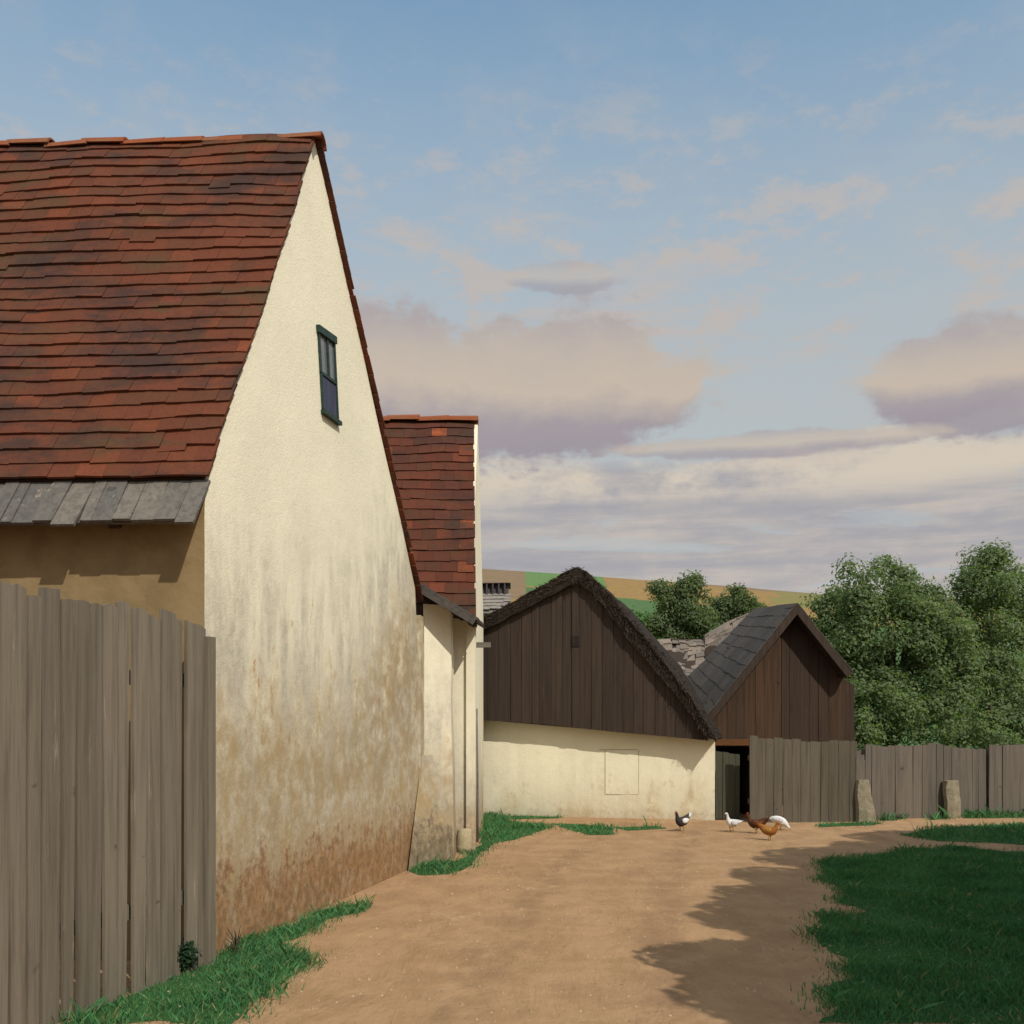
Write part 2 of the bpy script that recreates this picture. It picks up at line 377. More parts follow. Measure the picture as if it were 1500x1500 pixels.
def prof(pts):
    """piecewise-linear function through (s,z) points"""
    xs = [p[0] for p in pts]; ys = [p[1] for p in pts]
    return lambda s: float(np.interp(s, xs, ys))
def boards(mb, p0, d, n, s0, s1, w, zb, zt, th=.025, jit=.012, seed=1, lean=0.0, gap=.006, topj=.03, taper=0.0):
    """upright boards along p0+d*s, front faces towards n; zb/zt give foot and top for each s"""
    r = random.Random(seed); s = s0
    while s < s1-.02:
        ww = min(w*r.uniform(.75, 1.25), s1-s); a, b = s, s+ww-gap; s += ww
        o = n*r.uniform(-jit, jit); le = r.uniform(-lean, lean); tj = r.uniform(-topj, topj); tw = n*r.uniform(-jit, jit)
        def q(x, z, k): 
            p = p0+d*x; p = Vector((p.x, p.y, 0))+o+n*k; p.z = z; return p
        mid = (a+b)/2; tp_ = r.uniform(.15, 1)*taper if r.random() < .75 else taper*1.7*(taper > 0)
        # polygon: foot, then the top edge following zt with a break at its apex
        poly = [q(a-le+tp_*.5, zb(a), 0), q(b-le-tp_*.5, zb(b), 0), q(b, zt(b)+tj, 0)+tw, q(mid, max(zt(mid), (zt(a)+zt(b))/2)+tj+r.uniform(0, topj*.4), 0)+tw, q(a, zt(a)+tj, 0)+tw]
        mb.prism(poly, -n*th)

def blob_leaves(blobs, per, size, seed=0, up=.45, fill=.35, jit=.2):
    """leaf faces on and in a cloud of blobs [(x,y,z,rx,ry,rz)] -> (n,4,3)"""
    g = np.random.default_rng(seed); out = []
    for (x, y, z, rx, ry, rz) in blobs:
        n = max(12, int(per*(rx*rz+rx*ry+ry*rz)/3))
        d = g.normal(size=(n, 3)); d /= np.linalg.norm(d, axis=1)[:, None]
        r = np.where(g.random(n) < fill, g.random(n)**.5, 1+g.normal(size=n)*jit)
        c = d*r[:, None]*np.array([rx, ry, rz])+np.array([x, y, z])
        nrm = d+g.normal(size=(n, 3))*.45+np.array([0, 0, up]); nrm /= np.linalg.norm(nrm, axis=1)[:, None]
        a = np.cross(nrm, g.normal(size=(n, 3))); a /= np.linalg.norm(a, axis=1)[:, None]; b = np.cross(nrm, a)
        s = size*g.uniform(.6, 1.35, n)[:, None]
        out.append(np.stack([c-a*s, c-b*s*.55+nrm*s*.1, c+a*s, c+b*s*.55+nrm*s*.1], 1))
    return np.concatenate(out)
def clumps(envs, n, r0, r1, seed):
    """small leaf clumps spread over envelope ellipsoids so that the outline is uneven"""
    g = random.Random(seed); out = []
    tot = sum(e[3]*e[5] for e in envs)
    for (x, y, z, rx, ry, rz) in envs:
        for k in range(max(3, int(n*rx*rz/tot))):
            d = Vector((g.gauss(0, 1), g.gauss(0, 1), g.gauss(0, 1))).normalized()*(g.uniform(.3, 1.0)**.7)
            r = g.uniform(r0, r1)
            out.append((x+d.x*rx, y+d.y*ry, z+d.z*rz, r*g.uniform(.9, 1.3), r, r*g.uniform(.7, 1.1)))
    return out
def tree(base, envs, label, cat, n=60, r=(.25, .5), per=1600, size=.06, mat='leaf', seed=1, group=None, name='tree', trunk=.12, jit=.2):
    t = thing(name, base, label, cat, group)
    cl = clumps(envs, n, r[0], r[1], seed)
    quads_mesh('crown', blob_leaves(cl, per, size, seed, jit=jit), M[mat], t)
    m = MB(); g = random.Random(seed); top = max(e[2] for e in envs); b = Vector(base)
    m.tube([b+Vector((0, 0, -.1)), b+Vector((.05, 0, (top-b.z)*.35)), b+Vector((-.04, .05, (top-b.z)*.7)), Vector((b.x, b.y, b.z+(top-b.z)*.75))], [trunk*1.3, trunk, trunk*.65, trunk*.2])
    for k in range(9):
        e = g.choice(envs); h = b.z+(top-b.z)*g.uniform(.25, .5); s = Vector((b.x, b.y, h))
        en = Vector((e[0]+g.uniform(-.5, .5)*e[3], e[1]+g.uniform(-.5, .5)*e[4], e[2]+g.uniform(-.3, .4)*e[5]))
        m.tube([s, s.lerp(en, .5)+Vector((0, 0, .1)), en], [trunk*.45, trunk*.28, trunk*.07], 6)
    m.build('trunk', M['bark'], t, True)
    return t

# ------------------------------------------------------------------ ground and hills
m = MB(); m.add([(-1500, -300, 0), (1500, -300, 0), (1500, 2500, 0), (-1500, 2500, 0)], [(0, 1, 2, 3)])
tag(m.build('ground', M['earth']), kind='structure')

def ragged(pts, amp, seed, n=6):
    """image outline -> ground outline with an uneven edge"""
    g = [G(*p) for p in pts]; out = []
    for i, a in enumerate(g):
        b = g[(i+1) % len(g)]; L_ = (b-a).length; k = max(2, int(L_/.06)); k = min(k, 120)
        for j in range(k):
            p = a.lerp(b, j/k)
            out.append(p+Vector((mnoise.noise(p*2.3+Vector((seed, 0, 0)))*amp+mnoise.noise(p*9+Vector((seed, 0, 3)))*amp*.4, mnoise.noise(p*2.3+Vector((0, seed, 5)))*amp+mnoise.noise(p*8+Vector((0, seed, 9)))*amp*.5, 0)))
    return out
def inside(poly, X, Y):
    r = np.zeros(len(X), bool); n = len(poly); j = n-1
    for i in range(n):
        xi, yi, xj, yj = poly[i].x, poly[i].y, poly[j].x, poly[j].y
        c = ((yi > Y) != (yj > Y)) & (X < (xj-xi)*(Y-yi)/((yj-yi) or 1e-9)+xi); r ^= c; j = i
    return r
def blades(X, Y, h, w, seed, z=0.0):
    g = np.random.default_rng(seed); n = len(X)
    a = g.uniform(0, 2*PI, n); hh = h*g.uniform(.45, 1.25, n); ww = w*g.uniform(.7, 1.3, n)
    le = g.normal(size=(n, 2))*.45*hh[:, None]
    bx = np.cos(a)*ww; by = np.sin(a)*ww; Z = np.full(n, z)
    V = np.stack([np.stack([X-bx, Y-by, Z], 1), np.stack([X+bx, Y+by, Z], 1),
                  np.stack([X+bx*.7+le[:, 0]*.4, Y+by*.7+le[:, 1]*.4, Z+hh*.6], 1),
                  np.stack([X+le[:, 0], Y+le[:, 1], Z+hh], 1)], 1)
    return V
GRASS = []
def turf(name, pts, amp, seed, dens, h, w=.004, sheet=True, z=.004):
    poly = ragged(pts, amp, seed)
    if sheet:
        mb = MB(); mb.add([(p.x, p.y, z) for p in poly], [tuple(range(len(poly)))])
        tag(mb.build(name, M['turf']), kind='structure')
    xs = [p.x for p in poly]; ys = [p.y for p in poly]
    area = (max(xs)-min(xs))*(max(ys)-min(ys)); n = int(area*dens); g = np.random.default_rng(seed)
    X = g.uniform(min(xs)-.05, max(xs)+.05, n); Y = g.uniform(min(ys)-.05, max(ys)+.05, n)
    X2 = X+g.normal(size=n)*.09; Y2 = Y+g.normal(size=n)*.09
    keep = inside(poly, X2, Y2)
    pn = np.array([mnoise.noise(Vector((x*1.7, y*1.7, seed))) for x, y in zip(X[keep], Y[keep])])
    k2 = g.random(len(pn)) < np.maximum(.60+pn*1.0, .38)
    X = X[keep][k2]; Y = Y[keep][k2]
    hv = h*(1+.9*pn[k2])*np.where(g.random(len(X)) < .03, 1.9, 1)
    return blades(X, Y, hv, w, seed)
lawn = [(1208, 1500), (1214, 1470), (1222, 1446), (1250, 1424), (1234, 1398), (1203, 1378), (1211, 1346), (1262, 1332), (1244, 1322), (1230, 1300),
        (1198, 1270), (1230, 1258), (1284, 1251), (1340, 1246), (1400, 1243), (1520, 1249), (1900, 1262), (1900, 1500)]
V = [turf('lawn', lawn, .16, 3, 9000, .038)]
V.append(turf('lawn_strip', [(1318, 1222), (1390, 1212), (1500, 1207), (1700, 1207), (1700, 1238), (1500, 1238), (1440, 1234), (1370, 1232)], .12, 5, 1500, .06, .006))
g_ = np.random.default_rng(77)
tag(quads_mesh('lawn_grass', np.concatenate(V), M['blade']), 'short green grass of the lawn on the right in tree shade', 'grass', kind='stuff')
V = [turf('verge', [(90, 1500), (150, 1480), (240, 1432), (300, 1406), (400, 1366), (470, 1336), (540, 1322), (520, 1338), (470, 1352), (420, 1382), (445, 1415), (395, 1440), (350, 1500)], .08, 8, 8500, .048, .0032)]
tag(quads_mesh('verge_grass', np.concatenate(V), M['blade']), 'bright green grass along the foot of the fence and white gable', 'grass', kind='stuff')
V = [turf('grass_patch', [(596, 1276), (630, 1268), (668, 1262), (700, 1246), (706, 1222), (708, 1203), (730, 1200), (765, 1206), (806, 1212), (770, 1226), (730, 1234), (700, 1252), (690, 1268), (650, 1280), (618, 1282)], .08, 12, 2600, .055, .005),
     turf('grass_patch', [(707, 1190), (760, 1186), (830, 1188), (845, 1195), (800, 1199), (707, 1202)], .1, 13, 1500, .06, .006),
     turf('grass_patch', [(805, 1206), (850, 1208), (895, 1212), (900, 1222), (870, 1224), (835, 1216)], .1, 14, 1300, .05, .006),
     turf('grass_patch', [(900, 1212), (960, 1210), (975, 1214), (920, 1217)], .06, 15, 1000, .06, .007),
     turf('grass_patch', [(1290, 1203), (1290, 1194), (1325, 1195), (1322, 1200)], .05, 16, 1600, .10, .008),
     turf('grass_patch', [(1360, 1201), (1362, 1193), (1388, 1193), (1386, 1200)], .05, 17, 1600, .10, .008),
     turf('grass_patch', [(1410, 1199), (1412, 1191), (1560, 1191), (1560, 1197)], .05, 18, 1600, .10, .008),
     turf('grass_patch', [(1200, 1212), (1200, 1207), (1262, 1205), (1290, 1205), (1280, 1209)], .05, 19, 900, .06, .007)]
tag(quads_mesh('patch_grass', np.concatenate(V), M['blade']), 'loose tufts of green grass by the house corner and along the far fences', 'grass', kind='stuff')

# pebbles and clods on the path
n = 5200; X = NR.uniform(-2.2, 4.5, n); Y = 5+NR.random(n)**1.5*12
mb = MB()
for x, y in zip(X, Y):
    if x < -2.05+.22*(y-7) and y < 13.5: continue
    r = .004+.017*NR.random()**5; a = NR.uniform(0, PI, 6)
    mb.add([(x+math.cos(k*PI/3+a[0]*.2)*r*(.7+.4*a[k]/PI), y+math.sin(k*PI/3)*r*(.7+.4*a[k]/PI), -.001) for k in range(6)]+[(x, y, r*.7)],
           [(k, (k+1) % 6, 6) for k in range(6)])
tag(mb.build('pebbles', mat_plain('pebble_stone', (.42, .30, .20), (.27, .18, .11), 3)), 'small pebbles and clods strewn over the dirt path', 'pebbles', kind='stuff')

# bits of straw and dry grass trodden into the path
n = 900; X = NR.uniform(-2.2, 5, n); Y = 5.2+NR.random(n)**1.4*12; keep = ~((X < -2.0+.22*(Y-7)) & (Y < 13.5)); X, Y = X[keep], Y[keep]; n = len(X)
a = NR.uniform(0, PI, n); ln = NR.uniform(.012, .05, n); wd = .0016
dx, dy = np.cos(a)*ln, np.sin(a)*ln; ex, ey = -np.sin(a)*wd, np.cos(a)*wd; h0 = np.full(n, .003); h1 = h0+NR.uniform(0, .008, n)
V = np.stack([np.stack([X-ex, Y-ey, h0], 1), np.stack([X+ex, Y+ey, h0], 1), np.stack([X+dx+ex, Y+dy+ey, h1], 1), np.stack([X+dx-ex, Y+dy-ey, h1], 1)], 1)
tag(quads_mesh('straw_litter', V, mat_leaf('dry_straw', [(0, (.42, .30, .16)), (.5, (.30, .2, .1)), (1, (.14, .09, .05))], .1)), 'bits of dry straw trodden into the dirt path', 'straw', kind='stuff')

def hill_z(x, y):
    u = x/max(y, 1)
    rise = max(0., y-48); rise = 215*(1-math.exp(-rise/215))*1.15
    k = .250 - .045*max(-.3, min(.35, (u+.03)))/.35*1.0
    return -.6 + rise*k*(1-.45*max(0, (y-300)/300)) + mnoise.noise(Vector((x/60, y/60, 0)))*1.2 + mnoise.noise(Vector((x/17, y/17, 4)))*.25
m = MB(); NX, NY = 240, 150; ys = [44*math.exp(j/NY*math.log(600/44)) for j in range(NY+1)]
vs = [((i/NX-.5)*2.6*(y+30), y, hill_z((i/NX-.5)*2.6*(y+30), y)) for y in ys for i in range(NX+1)]
for j in range(NY):
    for i in range(NX):
        a = j*(NX+1)+i; x, y, z = vs[a]; u = x/y; yy = y+5*mnoise.noise(Vector((x/22, y/22, 1)))*.6
        d1, d2 = 118-60*(u-.12), 178-60*(u-.12)
        mi = 0 if yy < d1 else (1 if yy < d2 else 2)
        if u < .082 and 128 < yy < 205: mi = 3
        if u < .005 and yy < 205: mi = 1 if yy < 100 else 2
        if u > .25 and yy > d1+20 and yy < d2+30: mi = 4
        m.f.append((a, a+1, a+NX+2, a+NX+1)); m.m.append(mi)
m.v = vs
fields = [mat_plain('meadow', (.055, .115, .035), (.08, .145, .05), 1.4, bmp=.1), mat_plain('stubble', (.30, .185, .06), (.22, .14, .055), 1.2, bmp=.1),
          mat_plain('fallow', (.22, .145, .085), (.18, .13, .07), .3, bmp=.1), mat_plain('young_crop', (.095, .18, .055), (.12, .20, .065), 1.5, bmp=.1),
          mat_plain('pasture', (.16, .165, .055), (.22, .17, .06), .3, bmp=.1)]
tag(m.build('hills', fields, None, True), kind='structure')

# ------------------------------------------------------------------ house beside the path (large white gable)
A = G(301, 1408); Bf = G(625, 1262); gd = (Bf-A).normalized(); gn = Vector((gd.y, -gd.x, 0)); Lh = Vector((-1, .05, 0)).normalized(); UP = Vector((0, 0, 1))
def onG(px, py, k=0): return onp(px, py, A+gn*k, gn)
house = thing('house', A, 'old house with tall white stained gable, steep red tiled roof and grey eave boards', 'house')
out = [(301, 1410), (301.5, 1250), (301, 1100), (301.3, 1000), (300.6, 900), (301, 800), (300.4, 760), (302, 725), (306, 700), (320, 650), (350, 557), (380, 462), (405, 382), (430, 300), (448, 242), (460, 203),
       (468, 238), (482, 290), (495, 340), (510, 413), (525, 486), (540, 557), (555, 625), (570, 690), (585, 752), (598, 815), (608, 862), (612, 960), (617, 1100), (625, 1264)]
poly = [onG(*p) for p in out]
poly[0].z = -.15; poly[-1].z = -.15
m = MB(); m.prism(poly, Lh*.4)
far_end = [p+Lh*8 for p in poly]; m.prism(far_end, Lh*.3)
fwall = onG(298, 780); 
# street-end of the long wall: ochre render, a hair in front of the gable's edge
dn = Vector((-Lh.y, Lh.x, 0))                     # into the house?
if dn.y > 0: dn = -dn                             # towards the camera
hw = 3.25
m.box(Vector((A.x, A.y, -.1))-gn*.006+dn*.012, Lh*8.2, -dn*.3, UP*(hw+.1), 1)
fb = onG(610, 900); m.box(Vector((Bf.x, Bf.y, -.1))-gn*.03, Lh*8.2, dn*.3, UP*(fb.z+.1))
m.build('wall', [M['gable'], M['yellow']], house)
# roof: near slope and far slope with tiles on a dark deck
apex = onG(459, 208); pn = onG(304, 706)
sl_n = (apex-pn); Nn = sl_n.cross(Lh).normalized(); Nn = Nn if Nn.z > 0 else -Nn
pf = onG(610, 872); sl_f = apex-pf; Nf = sl_f.cross(Lh).normalized(); Nf = Nf if Nf.z > 0 else -Nf
m = MB(); oh = -Lh*.035
def deck(b, t, N, th, x0, ln): m.box(b+N*.004+Lh*x0, Lh*ln, t-b, N*th, 1)
deck(pn, apex, Nn, .03, .02, 8.2); deck(pf-sl_f.normalized()*.12, apex, Nf, .03, .02, 8.2)
b0 = pn+Nn*.035+oh; t0 = apex+Nn*.035+oh
tiles(m, b0, b0+Lh*8.3, t0, t0+Lh*8.3, 29, .19, .021, sag=.05, seed=4, slip=.025)
b0 = pf-sl_f.normalized()*.12+Nf*.035-Lh*.06; t0 = apex+Nf*.035-Lh*.06
tiles(m, b0, b0+Lh*8.3, t0, t0+Lh*8.3, 34, .19, .017, sag=.02, seed=5)
roof = m.build('roof', [M['tile'], M['deck']], house)
def ridge(par, a, d, L_, seed, w=.115, h=.075, ln=.34, skip=()):
    r = random.Random(seed); s = -.06; k = 0
    side = Vector((-d.y, d.x, 0)).normalized()
    while s < L_:
        if k not in skip:
            o = a+d*s+Vector((0, 0, r.uniform(-.008, .02))); ti = r.uniform(-.02, .03); vs = []; e = ln*1.12
            for q, (sx, ri) in enumerate(((0, 1.1), (e, .95))):
                for j in range(7):
                    w_ = PI*j/6
                    for rr in (1, .82): vs.append(o+d*sx+side*(math.cos(w_)*w*ri*rr)+UP*(math.sin(w_)*h*ri*rr-.05+(ti if q else 0)))
            fs = []
            for j in range(6):
                a0 = j*2
                fs += [(a0, a0+2, a0+16, a0+14), (a0+1, a0+15, a0+17, a0+3), (a0, a0+1, a0+3, a0+2), (a0+14, a0+16, a0+17, a0+15)]
            fs += [(0, 14, 15, 1), (12, 13, 27, 26)]
            mbr = MB(); mbr.add(vs, fs); mbr.build('ridge_tile', M['ridge'], par)
        s += ln*r.uniform(.95, 1.05); k += 1
ridge(roof, apex+UP*.03-Lh*.03, Lh, 8, 9, skip=(1,))
# grey eave boards
m = MB(); r = random.Random(5); s = -.03; up0 = pn+Nn*.01-UP*.02; lo = up0+dn*.30-UP*.34
nb = (up0-lo).cross(Lh).normalized(); nb = nb if nb.z > 0 else -nb
while s < 8.2:
    w = r.uniform(.07, .17); e = r.uniform(-.03, .022); j = nb*r.uniform(0, .016); a = up0+Lh*s+j; b = lo+Lh*(s+r.uniform(-.012, .012))+(lo-up0).normalized()*e+nb*r.uniform(-.004, .012)
    m.hexa([b, b+Lh*(w-.006), a+Lh*(w-.006), a, b+nb*.022, b+Lh*(w-.006)+nb*.022, a+Lh*(w-.006)+nb*.022, a+nb*.022]); s += w
m.box(lo+nb*-.03+(up0-lo)*.1, Lh*8.2, (up0-lo)*.9, nb*.02)
m.build('eave_boards', M['eave'], house)
for k in range(5):
    m = MB(); a = up0+Lh*(.55+k*.95); m.box(a-nb*.09-UP*.03, Lh*.08, (lo-up0)*.72, nb*.075); m.build('rafter_tail', M['deck'], house)
# casement window in the gable
W = [onG(464, 479), onG(488, 496), onG(494, 622), onG(471, 605)]          # TL TR BR BL
def wp(u, v, k=0):
    t = W[0].lerp(W[1], u); b = W[3].lerp(W[2], u); return t.lerp(b, v)+gn*k
win = thing('window', W[3], None, None); win.parent = house; win.location = W[3]-A
def wbar(mb, u0, v0, u1, v1, k0, k1):
    q = [wp(u0, v1), wp(u1, v1), wp(u1, v0), wp(u0, v0)]
    mb.hexa([p+gn*k0 for p in q]+[p+gn*k1 for p in q])
def wpart(mb, name, mat):
    o = mb.build(name, mat); o.parent = win; o.location = -W[3]; return o
m = MB(); 
for a in ((-.05, -.02, 1.03, .065), (0, .94, 1.0, 1.0), (0, .0, .05, 1), (.94, 0, 1, 1), (0, .505, 1, .54), (.47, .05, .55, .5)): wbar(m, *a, -.02, .022 if a[0] >= 0 else .035)
wpart(m, 'frame', M['win'])
m = MB(); wbar(m, .02, .05, .98, .52, -.03, .006); wpart(m, 'pane', M['glass'])
m = MB(); wbar(m, .05, .535, .50, .95, -.03, .012); wbar(m, .515, .535, .95, .95, -.03, .010); wpart(m, 'shutter', M['shutter'])
m = MB(); wbar(m, -.05, .965, 1.04, 1.01, -.02, .045); wpart(m, 'sill', M['win'])

# ------------------------------------------------------------------ gateway between the two houses
gate = thing('gateway', G(645, 1264), 'narrow whitewashed gateway with a pier and small grey lean-to roof between the two red roofs', 'gateway')
p0 = G(620, 1262); p1 = G(667, 1258); dd = 0.55
tp = P(645, 882, p0.y).z
def lathed_pier(mb, a, b, depth, z0, z1, seed):
    r = random.Random(seed); L_ = []
    nz = 9
    for k in range(nz+1):
        z = z0+(z1-z0)*k/nz; t = 1-k/nz; g = .0+.05*t*t; j = r.uniform(-.008, .008)
        e = (b-a).normalized()
        L_.append([Vector((q.x, q.y, z)) for q in (a-e*(0), b+e*(g-.06+j), b+e*(g-.06+j)+Vector((.0, depth, 0)), a+Vector((0, depth, 0)))])
    vs = sum(L_, []); fs = [(3, 2, 1, 0), tuple(nz*4+i for i in range(4))]
    for k in range(nz):
        for i in range(4): fs.append((k*4+i, k*4+(i+1) % 4, k*4+4+(i+1) % 4, k*4+4+i))
    mb.add(vs, fs)
m = MB(); lathed_pier(m, p0, p1, .5, -.1, tp-.02, 3); m.build('pier', M['pier'], gate)
# buttress of crumbled render at the foot of the gable corner
m = MB(); q0 = G(600, 1277); q1 = G(667, 1264); 
nz = 6; L_ = []
for k in range(nz+1):
    t = k/nz; z = -.1+1.35*t; r_ = rng.uniform(-.012, .012)
    a = onG(592+26*t, 1270); a.z = z; a = a+gn*(.03*(1-t)+.004); b = Vector((p1.x-.02-.16*t*t+r_, p1.y-.12*(1-t)-.004, z)); a.y = min(a.y, 12.2)
    c = Vector((b.x, p1.y+.2, z)); e = Vector((a.x-.2, p1.y+.2, z))
    L_ += [a, b, c, e]
fs = [(3, 2, 1, 0), tuple(nz*4+i for i in range(4))]
for k in range(nz):
    for i in range(4): fs.append((k*4+i, k*4+(i+1) % 4, k*4+4+(i+1) % 4, k*4+4+i))
m.add(L_, fs); m.build('buttress', mat_plaster('buttress_plaster', (.36, .28, .17), 3, 1.1, .62, base_col=(.13, .10, .065)), gate)
# recessed yard wall in the shade, up to the lean-to
yw0 = P(640, 1240, 12.9); yw1 = P(692, 1240, 13.25); ztop = P(690, 905, 13.2).z
m = MB(); m.box(Vector((yw0.x-.6, yw0.y-.1, -.1)), Vector((yw1.x-yw0.x+.6, yw1.y-yw0.y+.1, 0)), Vector((-.02, .3, 0)), UP*(ztop+.02)); m.build('wall', M['yard'], gate)
# lean-to roof: thin boards falling towards the path
r0 = P(596, 846, 11.75); r1 = P(699, 908, 11.95); bk = Vector((.02, 1.4, .03)); th = .075
m = MB(); r = random.Random(3); sdir = (r1-r0); nn_ = sdir.cross(bk).normalized(); nn_ = nn_ if nn_.z > 0 else -nn_
k = 0.
while k < 1:
    w = r.uniform(.10, .2); a = bk*k; b = bk*min(1, k+w-.01); e = r.uniform(-.03, .03); j = nn_*r.uniform(-.006, .006)
    m.hexa([r0+a+j, r1+a+j+sdir*e, r1+b+j+sdir*e, r0+b+j, r0+a+j+nn_*.03, r1+a+j+sdir*e+nn_*.03, r1+b+j+sdir*e+nn_*.03, r0+b+j+nn_*.03]); k += w
lr = m.build('lean_to_roof', M['grey_board'], gate)
m = MB(); m.box(r0-nn_*.075+Vector((0, -.02, 0)), sdir*.985, Vector((0, .04, 0)), nn_*.07); m.build('verge_board', M['grey_board'], gate)
for s in (.35, .62, .86):
    m = MB(); m.box(r0+sdir*s-nn_*.07+bk*.06, sdir.normalized()*.07, bk*.9, nn_*.06); m.build('rafter', M['black_board'], gate)
# ------------------------------------------------------------------ guard stone and leaning rod
gs = G(679, 1249); m = MB(); b = gs
m.tube([b+Vector((0, .05, -.05)), b+Vector((0, .05, .05)), b+Vector((.005, .06, .16)), b+Vector((.01, .07, .25)), b+Vector((.01, .08, .285))], [(.085, .075), (.105, .09), (.10, .09), (.095, .085), (.08, .07)], 10)
o = m.build('guard_stone', M['stone'], None, True); tag(o, 'small pale rounded guard stone at the corner of the far house', 'stone')

# ------------------------------------------------------------------ second house (red roof beyond the gateway)
c0 = P(690, 1240, 13.0); c1 = P(708, 1240, 17.2); c0.z = c1.z = 0
hd = (c1-c0).normalized(); hn = Vector((hd.y, -hd.x, 0)); L2 = Vector((-1, .0, 0))
house2 = thing('house', c0, 'narrow second house with dark red tiled roof and thin sunlit gable edge', 'house')
ap2 = P(697, 622, 15.0); ap2.x = c0.x+(c1.x-c0.x)*(15-13)/4.2
ev2 = Vector((c0.x, c0.y, P(690, 903, 13).z)); evf = Vector((c1.x, c1.y, P(708, 905, 17.2).z))
m = MB(); pl = [Vector((c0.x, c0.y, -.1)), ev2, ap2, evf, Vector((c1.x, c1.y, -.1))]
m.prism(pl, L2*.35); m.prism([p+L2*6 for p in pl], L2*.3)
m.box(Vector((c0.x, c0.y, -.1))+L2*.36, L2*5.6, Vector((0, .3, 0)), UP*(ev2.z+.05)); m.box(Vector((c1.x, c1.y-.3, -.1))+L2*.36, L2*5.6, Vector((0, .29, 0)), UP*(evf.z+.05))
m.build('wall', M['gable_two'], house2)
# corner pilaster
m = MB(); m.box(Vector((c0.x-.06, c0.y-.05, -.1)), Vector((.115, 0, 0)), Vector((0, .35, 0)), UP*(P(690, 900, 13).z+.1)); m.build('corner_pilaster', M['gable_two'], house2)
m = MB()
bl = P(697.5, 905, 12.85); tl = P(694.5, 621, 15.0); s2 = tl-bl; N2 = s2.cross(L2).normalized(); N2 = N2 if N2.z > 0 else -N2
m.box(bl-N2*.01+L2*.02, L2*6.3, s2, N2*.03, 1)
tiles(m, bl+N2*.03, bl+N2*.03+L2*6.4, tl+N2*.03, tl+N2*.03+L2*6.4, 20, .2, .018, sag=.06, seed=12, lift=2.2)
bf = evf+Vector((.03, .12, -.08)); bf.x = P(708, 905, 17.2).x; s3 = tl-bf; N3 = s3.cross(L2).normalized(); N3 = N3 if N3.z > 0 else -N3
m.box(bf-N3*.01+L2*.02, L2*6.3, s3, N3*.03, 1)
tiles(m, bf+N3*.03, bf+N3*.03+L2*6.4, tl+N3*.03, tl+N3*.03+L2*6.4, 22, .2, .018, sag=.02, seed=13)
rf2 = m.build('roof', [M['tile_two'], M['deck']], house2)
ridge(rf2, tl+UP*.07, L2, 6.2, 21, w=.12, h=.09, ln=.42)
m = MB(); bp = P(692, 948, 13.4); m.box(bp, Vector((.24, 0, 0)), Vector((0, .1, 0)), UP*.065); m.build('beam_end', M['peg'], house2)
# slim pole against the gable
pa = P(701.5, 1190, 13.9); pb = P(702.5, 1038, 14.0)
pa.x = c0.x+.05; pb.x = pa.x-.01; pa.z = .0
m = MB(); m.tube([pa, pa.lerp(pb, .5)+Vector((.006, 0, 0)), pb], [.018, .016, .012], 7)
o = m.build('pole', M['peg'], None, True); tag(o, 'slim grey wooden pole leaning against the second house', 'pole')

# ------------------------------------------------------------------ tall plank fence on the left
fd = (G(115, 1487)-G(300, 1415)); f0 = G(303, 1412)+gn*.03; fd = Vector((fd.x, fd.y, 0)).normalized(); fn = Vector((-fd.y, fd.x, 0))
if fn.x < 0: fn = -fn
fen = thing('plank_fence', f0, 'tall weathered grey-brown plank fence beside the white gable', 'fence')
ft = prof([(0, onp(290, 932, f0, fn).z), (.28, onp(268, 912, f0, fn).z), (.75, onp(190, 882, f0, fn).z), (1.7, onp(60, 868, f0, fn).z), (4, 2.42)])
m = MB(); boards(m, f0+fn*.0, fd, fn, .05, 4.2, .115, lambda s: -.05, ft, .024, .016, 41, .012, .003, .05, taper=.045)
m.build('boards', M['fence'], fen)
for z in (.45, 1.9):
    m = MB(); m.box(f0-fn*.045+UP*z, fd*4.2, -fn*.06, UP*.09); m.build('rail', M['fence'], fen)
for s in (.012, 2.1, 4.1):
    m = MB(); q = f0+fd*s; m.box(Vector((q.x, q.y, -.1))-fd*.02+fn*(.035 if s < .1 else -.2), fd*.085, -fn*.09, UP*(ft(s)+.10)); m.build('post', M['fence'], fen)
# loose tilting batten and small bush at its foot
bt = thing('bush', G(245, 1418)+fn*.08, 'small dark green bush at the foot of the plank fence', 'bush')
b = G(245, 1422)+fn*.06
cl = clumps([(b.x, b.y, .16, .15, .12, .15), (b.x-.09, b.y-.05, .20, .09, .08, .08), (b.x+.1, b.y, .10, .10, .1, .1)], 26, .03, .07, 9)
quads_mesh('foliage', blob_leaves(cl, 30000, .016, 5), M['leaf_dark'], bt)
m = MB()
for k in range(6): m.tube([b, b+Vector((rng.uniform(-.12, .12), rng.uniform(-.1, .1), rng.uniform(.12, .28)))], [.006, .003], 5)
m.build('stems', M['bark'], bt)
tw = G(336, 1398)+gn*.06; m = MB()
for k in range(7):
    e = Vector((rng.uniform(-.09, .1), rng.uniform(-.04, .06), rng.uniform(.10, .22))); m.tube([tw, tw+e*.5+Vector((0, 0, .03)), tw+e], [.005, .0035, .0015], 5)
    m.tube([tw+e*.55, tw+e*.55+Vector((rng.uniform(-.06, .06), 0, .05))], [.003, .001], 5)
o = m.build('dry_weed', M['bark']); tag(o, 'dry dark weed standing against the stained gable foot', 'weed')

